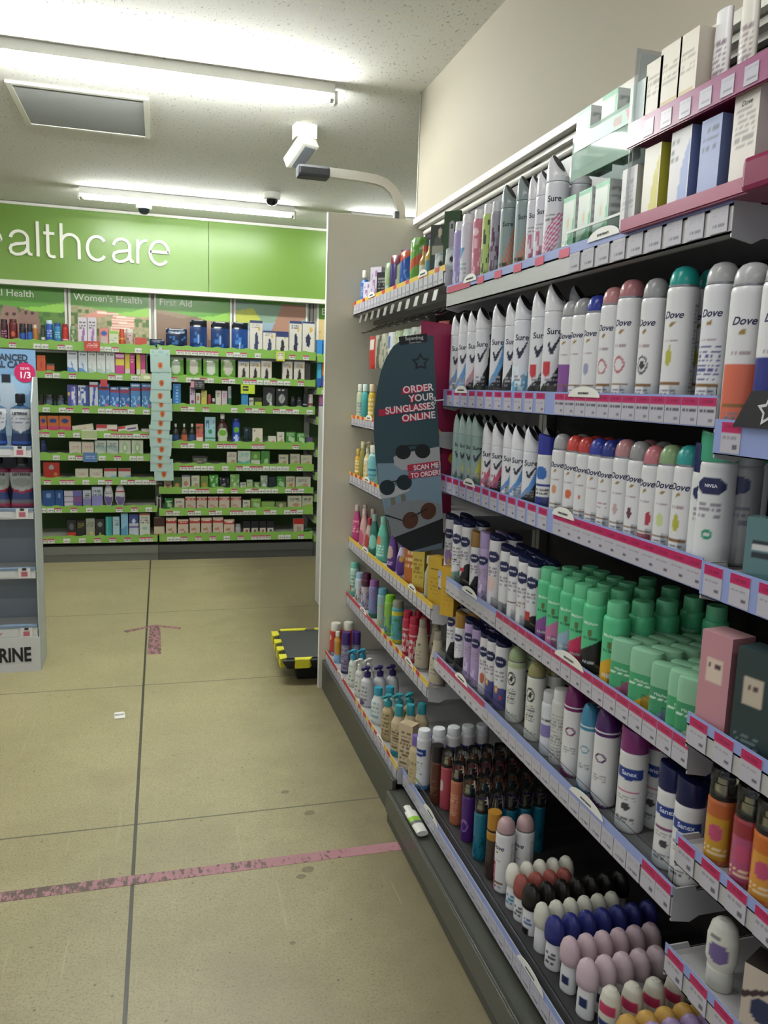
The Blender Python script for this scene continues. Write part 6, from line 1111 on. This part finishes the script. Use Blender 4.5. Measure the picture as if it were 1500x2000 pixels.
brow([
 (0, [(45, 165, 88, 'pouch', '#16233c', [('n', -.8, .2, .8, .8, 6, .3, '#2f4f80')], 'low navy pack'), (172, 340, 5, 'pouch', '#14203a', [('n', -.8, .2, .8, .6, 6, .3, '#2f5f94'), ('t', -.7, .75, .7, .9, 1, '#7a8aa0')], 'navy pouch with blue print'), (358, 492, -60, 'pouch', '#16315f', [('b', .78, 1, '#101520'), ('n', -.6, .1, .6, .6, 5, .3, '#2f66a8'), ('p', [(-.1, .2), (.1, .2), (.05, .7)], '#9ab')], 'large navy pouch'), (520, 665, -45, 'pouch', '#16315e', [('b', .78, 1, '#101520'), ('n', -.6, .1, .6, .6, 5, .3, '#2f66a8'), ('p', [(-.1, .2), (.1, .2), (.05, .7)], '#9ab')], 'second large navy pouch'), (680, 808, -40, 'pouch', '#1b3f7a', [('b', .78, 1, '#101520'), ('n', -.6, .1, .6, .6, 5, .3, '#3a74b5'), ('r', -.1, .1, .1, .3, '#c9c9c9')], 'bright navy pouch'), (820, 918, -55, 'box', '#c0bdb2', fig()+[('b', .92, 1, '#22305c')], 'white support box with navy vest'), (922, 1020, 25, 'box', '#c0bdb2', fig()+[('b', .9, 1, '#22305c')], 'shorter white box with elbow figure'), (1022, 1118, 30, 'box', '#c1bdb2', fig('#15161a')+[('b', .75, 1, '#22305c')], 'white box with black pads'), (1124, 1220, -50, 'box', '#c0bdb2', fig('#1d2440')+[('b', .92, 1, '#22305c')], 'white box with knee figure'), (1224, 1318, -45, 'box', '#c1beb2', [('p', [(-.5, .5), (0, .65), (.4, .5), (.2, .2), (-.3, .25)], '#1a2242'), ('e', .4, .75, .25, .09, '#c29a3c'), ('b', .94, 1, '#22305c')], 'white box with ankle figure')]),
 (1, [(30, 70, 215, 'box', '#5f9a34', [], 'green box edge'), (190, 312, 220, 'pouch', '#5f8f3a', bag('#b5bfae'), 'clear bag with green card'), (330, 450, 220, 'pouch', '#5f8f3a', bag('#b9b5a9'), 'clear bag of dressings'), (462, 582, 230, 'pouch', '#5f8f3a', bag('#bcc2b5'), 'clear bag of cotton'), (598, 712, 225, 'pouch', '#5f8f3a', bag('#b5b59f'), 'clear bag of gauze'), (730, 815, 255, 'box', '#bfb9ad', fig('#101114')+[('b', .95, 1, '#3a5f94')], 'white box with black glove'), (820, 903, 255, 'box', '#bfb9ac', fig('#111215')+[('b', .95, 1, '#3a5f94')], 'white box with black wrist strap'), (907, 990, 257, 'box', '#bfb9ad', fig('#121316'), 'white box with black strap'), (1072, 1150, 262, 'box', '#c0b9ad', fig('#101014'), 'white box with black knee brace'), (1160, 1243, 265, 'box', '#bfb9ae', fig('#131418'), 'white box with black ankle brace')]),
 (2, [(228, 290, 432, 'box', '#2f79b5', [('t', -.3, .1, .3, .9, 6, '#9cc9e6')], 'bright blue tall box'), (358, 400, 450, 'box', '#b9a9b9', [('e', 0, .2, .5, .1, '#6a2a5c')]+T1(), 'white and plum box'), (405, 440, 505, 'box', '#bfb9ac', [('e', 0, .6, .4, .2, '#b5622c')], 'white box with orange dot'), (446, 490, 485, 'box', '#b5ac4c', T1('#777'), 'yellow carton'), (493, 526, 515, 'can', '#8a3a3c', [], 'small red spray', '#9a4a4a'), (530, 556, 545, 'can', '#2a2a2c', [], 'tiny black bottle', '#c9c9c4'), (557, 600, 485, 'box', '#b5b3a4', T1(), 'cream slim carton'), (604, 646, 487, 'box', '#b5a5ac', T1('#a3628a'), 'pink slim carton'), (650, 682, 452, 'can', '#2f6a4c', [('b', .5, 1, '#8f9c9c')], 'green bottle with syringe top', '#a9b0ae'), (755, 808, 505, 'box', '#2f7fb0', [('b', .0, .2, '#b9c4c9')], 'blue and white carton'), (815, 850, 540, 'box', '#b0b5a8', T1(), 'small pale carton'), (858, 914, 540, 'box', '#8fae2c', [('b', .6, 1, '#2a2c20')], 'lime and black carton'), (922, 1012, 460, 'box', '#17181a', [('e', .1, .5, .5, .24, '#8f948f'), ('p', [(-.1, .45), (.3, .7), (.35, .65), (0, .4)], '#4a4c4a'), ('r', .1, 0, .5, .3, '#b5b5ae')], 'black pack with round dial'), (1022, 1112, 468, 'box', '#17181b', [('e', 0, .48, .5, .24, '#8f948f'), ('p', [(-.2, .4), (.2, .6), (.25, .55), (-.1, .35)], '#4a4c4a'), ('t', -.6, .85, .4, .95, 1, '#b9b9b9')], 'second black pack with dial'), (1132, 1175, 530, 'can', '#15171a', [], 'short black bottle', '#15171a'), (1180, 1226, 535, 'can', '#182022', [('b', .2, .4, '#2f4f5c')], 'dark small tub', '#15171a'), (1230, 1268, 510, 'can', '#17181b', [('b', .3, .4, '#888')], 'black slim bottle', '#15171a'), (1275, 1312, 515, 'can', '#b5a9a6', [('b', .3, .5, '#6a3a3c')], 'white bear shaped bottle', '#b5a9a6')]),
 (3, [(224, 275, 742, 'bot', '#1f1a18', [('b', .1, .5, '#24406a')], 'brown bottle with navy label'), (290, 341, 742, 'bot', '#3c2414', [('b', .1, .5, '#a8583c')], 'amber bottle with orange label'), (352, 403, 742, 'bot', '#1f1a18', [('b', .1, .5, '#2c4a78')], 'brown bottle with blue label'), (406, 462, 742, 'box', '#b5574f', [('n', -.8, .5, .8, .95, 5, .5, '#34502a'), ('r', -.8, .1, .8, .3, '#c9b9b0')], 'red herbal box'), (474, 557, 690, 'box', '#8fb5bd', [('n', -.8, .55, .8, .95, 5, .4, '#2f5f8a'), ('e', 0, .45, .4, .09, '#2f7f4a'), ('b', .16, .22, '#2f7f4a')], 'tall aqua box'), (563, 660, 665, 'bot', '#3a1c12', [('p', [(-.5, .08), (.5, .08), (.6, .4), (.3, .62), (-.3, .62), (-.6, .4)], '#a8b59a'), ('e', 0, .42, .4, .12, '#5f9a2a')], 'big brown antiseptic bottle with white cap'), (683, 750, 700, 'can', '#1f3f94', [('e', 0, .62, .5, .13, '#5f9a2a'), ('n', -.8, 0, .8, .4, 6, .4, '#a9b9dc')], 'blue spray with green disc', '#16265c'), (775, 838, 770, 'pouch', '#12242a', [], 'dark zipped case'), (840, 920, 777, 'box', '#bfb9a8', [('e', 0, .25, .5, .14, '#6f8f3a'), ('e', -.6, .85, .12, .06, '#222')], 'white carton with leaf'), (962, 1025, 838, 'box', '#b5b5a9', wg, 'small low white carton'), (1032, 1086, 806, 'box', '#bcb9a6', wg, 'small white carton'), (1098, 1174, 805, 'box', '#35742a', gg, 'green carton'), (1180, 1250, 812, 'box', '#34702c', gg, 'second green carton'), (1256, 1304, 845, 'box', '#4a3a5c', [], 'low purple carton')]),
 (4, [(376, 496, 990, 'box', '#22221e', [('r', -.8, .25, .8, .8, '#55574c'), ('n', -.8, .3, .8, .7, 5, .3, '#8a8c7a')], 'open black tray box'), (645, 720, 960, 'box', '#bdb9aa', wg, 'white plaster box'), (726, 826, 950, 'box', '#b5bfb5', [('p', [(-1, 0), (1, 0), (1, .4), (0, .2), (-1, .35)], '#4f9a80')]+T1('#4a8'), 'mint and white box'), (829, 901, 955, 'box', '#5c8a3c', [('b', 0, .4, '#b9bdac'), ('e', 0, .65, .4, .14, '#8ab56a')], 'green box in white tray'), (906, 974, 950, 'box', '#3f7a34', [('p', [(-.2, .1), (.6, .2), (.5, .5), (-.3, .4)], '#9ab58a')], 'green plaster box'), (1045, 1118, 980, 'box', '#b5b59c', wg, 'low pale box'), (1132, 1206, 975, 'box', '#b5b49c', wg, 'low white green box'), (1214, 1300, 985, 'box', '#b6b59c', wg, 'wide low white box')]),
 (5, [(95, 150, 1175, 'box', '#3a2c24', [('t', -.6, .5, .6, .8, 1, '#8a8a7a')], 'dark brown box'), (157, 220, 1165, 'box', '#a39a84', [('e', 0, .3, .5, .2, '#8a5a3c')], 'tan plaster box'), (228, 292, 1155, 'box', '#3f5a28', [('e', 0, .3, .5, .2, '#a8784a')], 'green and brown box'), (296, 362, 1140, 'box', '#b0b0a0', [('e', 0, .4, .5, .2, '#a87858'), ('b', .9, 1, '#4a4c7a')], 'white plaster box'), (370, 434, 1142, 'box', '#b5b8a0', wg, 'white and green box'), (440, 502, 1145, 'box', '#5c7a34', [('e', 0, .3, .5, .2, '#b08a3c')], 'olive box'), (508, 580, 1137, 'pouch', '#3f8a34', [('n', -.8, .1, .8, .8, 6, .4, '#a9c99a')], 'green foil pack'), (590, 664, 1155, 'pouch', '#1a2024', [('n', -.8, .2, .8, .5, 5, .3, '#6a7478')], 'dark foil pack'), (670, 742, 1132, 'pouch', '#6f9a54', [('n', -.8, .1, .8, .6, 6, .4, '#b9c9ac')], 'pale green pack'), (748, 794, 1195, 'box', '#b0b5a2', wg, 'tiny white box'), (797, 842, 1175, 'box', '#9ab58a', wg, 'tiny green white box'), (845, 900, 1190, 'box', '#4a6a34', gg, 'low dark green box'), (905, 960, 1142, 'pouch', '#8fa08a', [('n', -.8, .1, .8, .8, 6, .4, '#c9d0c4')], 'silver green pack'), (965, 1022, 1150, 'box', '#16242a', [], 'dark teal box'), (1028, 1094, 1148, 'box', '#3a7a30', gg, 'green low box'), (1098, 1168, 1148, 'box', '#b5b09a', [('e', .2, .3, .4, .18, '#b5803a')]+T1(), 'white box with orange patch'), (1173, 1290, 1152, 'box', '#b3b5a0', wg, 'wide white green box')]),
 (6, [(90, 148, 1300, 'pouch', '#141414', [('p', [(-.5, 0), (-.3, 0), (-.2, 1), (-.6, 1)], '#b5b5a9'), ('p', [(.3, 0), (.5, 0), (.6, 1), (.2, 1)], '#b5b5a9')], 'black card with white brushes'), (166, 232, 1318, 'pouch', '#24682c', gg, 'dark green pack'), (240, 318, 1318, 'box', '#b5b0a0', wg, 'white box with tan patch')]+[(a, b_, 1305, 'box', '#b5a898', band, d) for a, b_, d in ((323, 405, 'white box with red band'), (410, 491, 'white box, red band, blue figures'), (497, 578, 'white box, red band, brown figure'), (583, 665, 'white box, red band, slim stripe'), (673, 755, 'white box, red band and blue patch'))]+[(766, 825, 1332, 'box', '#b5b5a2', wg, 'small white green box'), (829, 905, 1320, 'box', '#6f8f3a', gg, 'leaf green box'), (910, 1013, 1342, 'box', '#7a9a4c', [('b', 0, .2, '#8fc24a')], 'flat green box'), (1019, 1103, 1345, 'box', '#6a7a4c', [('e', 0, .5, .4, .3, '#b5a58a'), ('b', 0, .2, '#8fc24a')], 'flat olive box'), (1113, 1220, 1297, 'box', '#b5b59c', [('e', .2, .3, .5, .15, '#a8806a'), ('b', 0, .12, '#8fc24a')]+T1(), 'large white plaster box'), (1223, 1306, 1297, 'box', '#b0b294', [('p', [(-1, 0), (1, 0), (1, .4), (-1, .2)], '#8fae3c')]+T1(), 'large pale green box')]),
 (7, [(82, 165, 1468, 'box', '#b5a890', [('b', .5, 1, '#3a2018'), ('b', 0, .08, '#8a3a24')], 'brown and white carton')]+[(a, b_, t, 'box', '#bfae9e', [('b', .68, .86, '#a8342c')]+band[1:], d) for a, b_, t, d in ((174, 257, 1466, 'red topped plaster carton'), (266, 348, 1480, 'white plaster carton with red line'), (356, 438, 1466, 'red and white plaster carton'), (446, 528, 1466, 'red topped carton with toes'), (535, 616, 1462, 'tallest red topped carton'), (620, 702, 1480, 'white carton with pink plasters'))]+[(706, 756, 1515, 'can', '#a9a5a4', [('t', -.6, .3, .6, .6, 2, '#777')], 'round clear tub', '#8a8a8c')]+[(a, b_, 1492, 'box', '#14131c', [('r', -.8, 0, .8, .42, '#bfb5aa'), ('r', -.2, .1, .5, .35, c)], d) for a, b_, c, d in ((768, 822, '#a8443a', 'dark carton with red mark'), (830, 886, '#7a5a3c', 'dark carton with brown mark'), (894, 946, '#a84a3c', 'dark carton with coral mark'), (952, 1006, '#3a2c5c', 'dark carton with violet mark'))]+[(1158, 1236, 1475, 'box', '#b8a898', [('b', .65, 1, '#a8241c'), ('p', [(-.3, .1), (.0, .1), (-.1, .55)], '#1a1a1a'), ('p', [(.2, .1), (.4, .1), (.3, .5)], '#1a1a1a')], 'red and white carton with black figures'), (1240, 1300, 1545, 'pouch', '#1f4a24', [], 'low dark green pack')]),
 ], RB, ZB, "First Aid bay", s3, 280, 640, 'products on the shelves of the First Aid bay')
# eye care bay, seen only beside the end panel
brow([(i, [(a, b_, t, k, c, l, d)  for a, b_, t, k, c, l, d in L]) for i, L in (
 (0, [(1335, 1378, 95, 'box', '#2f79b5', [('b', 0, .2, '#8fb54a')], 'blue eye drop box'), (1382, 1420, 95, 'box', '#2f78b4', [('b', 0, .2, '#8fb54a')], 'second blue eye drop box')]),
 (1, [(1340, 1372, 265, 'box', '#3a9ab5', [('b', 0, .4, '#2a4f9c')], 'teal and blue box'), (1376, 1418, 260, 'box', '#c2702a', [('b', 0, .5, '#2f4f9c')], 'orange and blue box')]),
 (2, [(1355, 1385, 450, 'box', '#a86a94', [('b', 0, .4, '#2a3f7c')], 'pink and navy box'), (1390, 1418, 450, 'box', '#b56a84', [('b', 0, .4, '#4a3f7c')], 'rose box')]))],
 None, ZCc, 'eye care bay', s3, 280, 640, 'boxes in the eye care bay')
# shelf cards standing out from the back shelves
def card(bay_, px, py, w, h, c, lab, lay=()):
    Y = BYF-.012; X = Xat(px, Y, 1.4); Z = Zat(py, X, Y)
    o = mkobj('shelf_card', art_box('shelf_card', w, .0015, h, c, tuple(lay), res=.005), None, (X, Y, Z-h/2)); tag(o, uniq(lab), 'shelf card')
card(0, 182, 676, .115, .075, '#b03a34', 'red offer card on the top shelf of the Women\'s Health bay', [('t', -.7, .3, .7, .8, 3, '#d9a9a0')])
card(0, 172, 849, .115, .075, '#9aa87a', 'pale green card with white border under the tilted cartons', [('r', -1, .9, 1, 1, '#c9c9bc'), ('r', -1, 0, 1, .1, '#c9c9bc')])
card(0, 173, 893, .105, .075, '#4a6a94', 'blue card on the fifth shelf below cream cartons', [('t', -.7, .3, .7, .7, 2, '#a9bcd6')])
card(0, 287, 737, .095, .06, '#b5bb8a', 'pale lime card beside the hanging sachets', [('e', 0, .5, .6, .25, '#dfe3c2')])
card(0, 547, 696, .07, .078, '#b9b92c', 'yellow bordered price card below the support boxes', [('r', -.7, .2, .7, .9, '#c5c5b5')]+T1())
card(0, 484, 760, .115, .075, '#a9bf2c', 'lime green card with black square above the blue carton', [('r', -.7, .3, .1, .8, '#1c1d16'), ('t', -.6, .4, 0, .7, 1, '#b9c95a')])
card(0, 386, 751, .11, .075, '#262428', 'dark card with pink corner above the slim cartons', [('r', -1, .2, -.5, .8, '#b5808c'), ('t', -.4, .2, .8, .8, 3, '#6a6a6a')])
card(0, 203, 748, .05, .055, '#a8343c', 'round red price flag above the blue cartons')
# clip strip of sachets between the two back bays
Y = BYF-.03
ys = [(703, 314, 38), (748, 316, 36), (773, 312, 36), (789, 315, 36), (808, 317, 36), (826, 313, 36), (842, 310, 36), (859, 311, 34), (877, 314, 36), (892, 311, 34), (908, 311, 34), (926, 319, 34)]
Xc = Xat(314, Y, 1.3); zt_ = Zat(690, Xc, Y); zb2 = Zat(925, Xc, Y)
o = MB().box(-.012, -.001, zb2, .012, .001, zt_+.05).obj('clip_strip', mat('#b9bdb8', .2), None, (Xc, Y+.006, 0)); tag(o, 'clear hanging strip holding pale mint sachets between the bays', 'clip strip')
sac = (('n', -.8, .7, .8, .95, 6, .3, '#86a9a6'), ('e', .0, .3, .24, .15, '#b5622f'), ('e', .0, .3, .12, .07, '#8a3f24'))
for i, (py, px, w_) in enumerate(ys):
    X = Xat(px, Y, 1.3); Z = Zat(py, X, Y); w = .15; h = .175
    me = art_box('sachet', w, .006, h, '#9fb8b0', sac, pil=.5, res=.006, rough=.25)
    o = mkobj('sachet', me, None, (X, Y-.004-.0045*(12-i), Z-h*(.55 if i == 0 else .30)), (math.radians(0), math.radians(random.uniform(-6, 6)), 0)); tag(o, uniq('pale mint sachet with orange fruit, %s from top of hanging strip' % ORD[i+1]), 'sachet', 'sachets on the hanging strip')
# ================================================================ CARDBOARD STAND ON THE LEFT
YL = 4.13; LX1 = Xat(75, YL, .4); LX0 = LX1-.62
def zl(py, px=40): return Zat(py, Xat(px, YL, .8), YL)
ln = [(872, 893), (994, 1014), (1110, 1130), (1222, 1246)]
r = empty('mouthwash_stand', 'cardboard floor stand of mouthwash with blue picture header at left', 'display stand', (0, 0, 0))
cb = mat('#8f979f', .6); cw = mat('#c1c4c4', .5)
zz4 = [(zl(b_), zl(a)) for a, b_ in ln]
cut = zl(735)
for xx, nm in ((LX1-.006, 'side_panel'), (LX0, 'side_panel')):
    MB().prism([(YL, 0), (YL, cut-.12), (YL+.08, cut), (YL+.21, cut), (YL+.21, 0)], xx, xx+.006, 'X').obj(nm, mat('#a9b0ae', .5), r)
MB().box(LX0, YL+.205, 0, LX1, YL+.21, cut).obj('back_panel', mat('#7f8891', .6), r)
for i, (z0, z1) in enumerate(zz4):
    s = MB().box(LX0+.006, YL+.004, z1-.02, LX1-.008, YL+.20, z1-.012).box(LX0+.004, YL-.002, z0, LX1-.01, YL+.004, z1-.004).obj('shelf', cw, r)
    MB().box(LX0+.004, YL-.004, z1-.012, LX1-.01, YL+.03, z1).obj('shelf_edge', mat('#6f8398', .4), s)
    for q in (0, 1, 2): mkobj('price_ticket', art_box('price_ticket', .055, .001, .05, '#c9c9c6', (('r', -.6, .2, .6, .62, '#a85a6c'), ('r', -.3, .8, .3, 1, '#1d1d24')), res=.005), s, (LX1-.06-.28*q, YL-.0045, z0+.003))
    for q in range(2): mkobj('print', art_box('print', .14, .0006, .04, '#c1c4c4', (('t', -1, .2, 0, .9, 3, '#a87a80'),), res=.006), s, (LX1-.17-.28*q, YL-.0032, z0+.008))
f = MB().box(LX0, YL-.006, 0, LX1, YL, zz4[3][0]+.002).obj('front_panel', mat('#bdbfc0', .45), r)
lt = mkobj('lettering', text_mesh('LISTERINE', .10, '#17181c', align='RIGHT', off=.003, sx=.70), f, (Xat(60, YL, .2), YL-.0075, Zat(1291, Xat(30, YL, .2), YL))); lt['label'] = 'bold black lettering'
HYl = YL+.19; hx1 = Xat(70, HYl, 1.5); hz0, hz1 = zz4[0][1]-.02, Zat(682, hx1-.1, HYl)
hw = .62
hb = mkobj('header_board', art_box('header_board', hw, .008, hz1-hz0, '#6f93b5', (('e', .55, .1, .9, .3, '#a9bccb'), ('e', .62, .62, .3, .12, '#8fb0cc'), ('r', -1, .0, 1, .12, '#8f9fae'), ('p', [(.38, .22), (.72, .22), (.76, .45), (.66, .66), (.44, .66), (.34, .45)], '#a3b3c2'), ('r', .48, .66, .62, .74, '#1a2028'), ('p', [(.72, .3), (.95, .4), (.8, .6), (.98, .35), (.75, .25)], '#3f6fa8')), res=.007, rough=.3), r, (hx1-hw/2, HYl, hz0))
for s, py, sz in (('ADVANCED', 704, .044), ('ORAL CARE', 718, .044)):
    mkobj('lettering', text_mesh(s, sz, '#2f3a48', align='RIGHT', off=.0015, sx=.86), hb, (hw/2-.035, -.0052, Zat(py, hx1-.1, HYl)-hz0))
bz = Zat(727, hx1-.1, HYl)-hz0
bc = MB().lathe([(0, 0), (.048, 0), (.048, .002), (0, .002)], 36).obj('save_badge', mat('#b52055', .4), hb, (hw/2-.05, -.0045, bz), (PI/2, 0, 0))
mkobj('lettering', text_mesh('save', .026, '#e6dbe0'), hb, (hw/2-.05, -.0072, bz+.014)); mkobj('lettering', text_mesh('1/3', .044, '#e9dfe4', off=.001), hb, (hw/2-.05, -.0072, bz-.027))
mkobj('lettering', text_mesh('LISTERINE', .022, '#20242c', off=.0006), hb, (hw/2-.32+.01, -.0052, (hz1-hz0)*.5))
def mw(c, lab_, h, w, txtc='#17181c', body='#3a4f66'):
    def mk():
        P = [('body', art_lathe('body', ((0, 0), (w*.40, 0), (w*.44, .006), (w*.38, h*.30), (w*.46, h*.62), (w*.42, h*.72), (w*.14, h*.78), (w*.13, h*.82)), body, lab_, 40, .55, 3., .15, .006), (0, 0, 0)),
             ('cap', MB().lathe([(w*.20, 0), (w*.21, .004), (w*.21, h*.16), (w*.17, h*.18), (0, h*.18)], 20).mesh('cap', mat('#16181c', .3), True), (0, 0, h*.82)),
             ('lettering', text_mesh('LISTERINE', w*.155, txtc, off=.0005, sx=.9), (0, -w*.262, h*.60))]
        return spec('mouthwash_bottle', 'mouthwash', P, w/2)
    return cm(('mw', c), mk)
navy = (('b', 0, .3, '#14284a'), ('p', [(-1.1, .86), (1.1, .86), (.8, .45), (0, .3), (-.8, .45)], '#b5b9c0'), ('t', -.5, .5, .5, .68, 2, '#5f6f84'), ('b', .04, .1, '#1c3f86'))
plum = (('p', [(-1.1, .86), (1.1, .86), (1.1, .3), (-1.1, .3)], '#a9adb0'), ('p', [(-1.1, .4), (0, .34), (1.1, .4), (1.1, .18), (-1.1, .18)], '#24305c'), ('p', [(-1.1, .5), (0, .38), (1.1, .5), (1.1, .4), (0, .33), (-1.1, .4)], '#8a1f3c'), ('b', .02, .1, '#7a1f3c'), ('b', .80, .9, '#7a1f40'), ('e', 0, .58, .5, .1, '#8f9a96'))
zs = zz4[0][1]+.0005
for i, px in enumerate((41, -8, -56)):
    put(mw('navy', navy, .25, .108, body='#2c4763'), (Xat(px, YL+.05, 1.2), YL+.06, zs), 0, 'navy mouthwash bottle, %s from right on stand top shelf' % ORD[i+1], 'navy mouthwash on the stand')
zs = zz4[1][1]+.0005
for i, px in enumerate((45, -4, -54)):
    put(mw('plum', plum, .262, .13, body='#55565c'), (Xat(px, YL+.07, .9), YL+.07, zs), 0, 'plum labelled mouthwash bottle, %s from right on stand second shelf' % ORD[i+1], 'plum mouthwash on the stand')
# slim cardboard stand glimpsed behind the end panel
ex0 = Xat(617, 4.9, .8)+.075
r = empty('promotion_stand', 'narrow white stand with pink tickets glimpsed beside the end panel', 'display stand', (ex0, 4.9, 0))
MB().box(0, 0, 0, .006, .35, 1.33).box(.4, 0, 0, .406, .35, 1.33).obj('side_panel', mat('#b9bab6', .5), r); MB().box(.006, .34, 0, .4, .35, 1.33).obj('back_panel', mat('#9fa3a6', .5), r)
for i in range(6):
    zq = .14+.2*i; s = MB().box(.006, 0, zq, .4, .34, zq+.01).box(.0, -.003, zq-.03, .406, 0, zq+.012).obj('shelf', mat('#c4c2bb', .5), r)
    mkobj('price_ticket', bticket(1), s, (.035, -.004, zq-.028))
print('LABELS', len(LABELS), 'OBJECTS', len(bpy.data.objects))
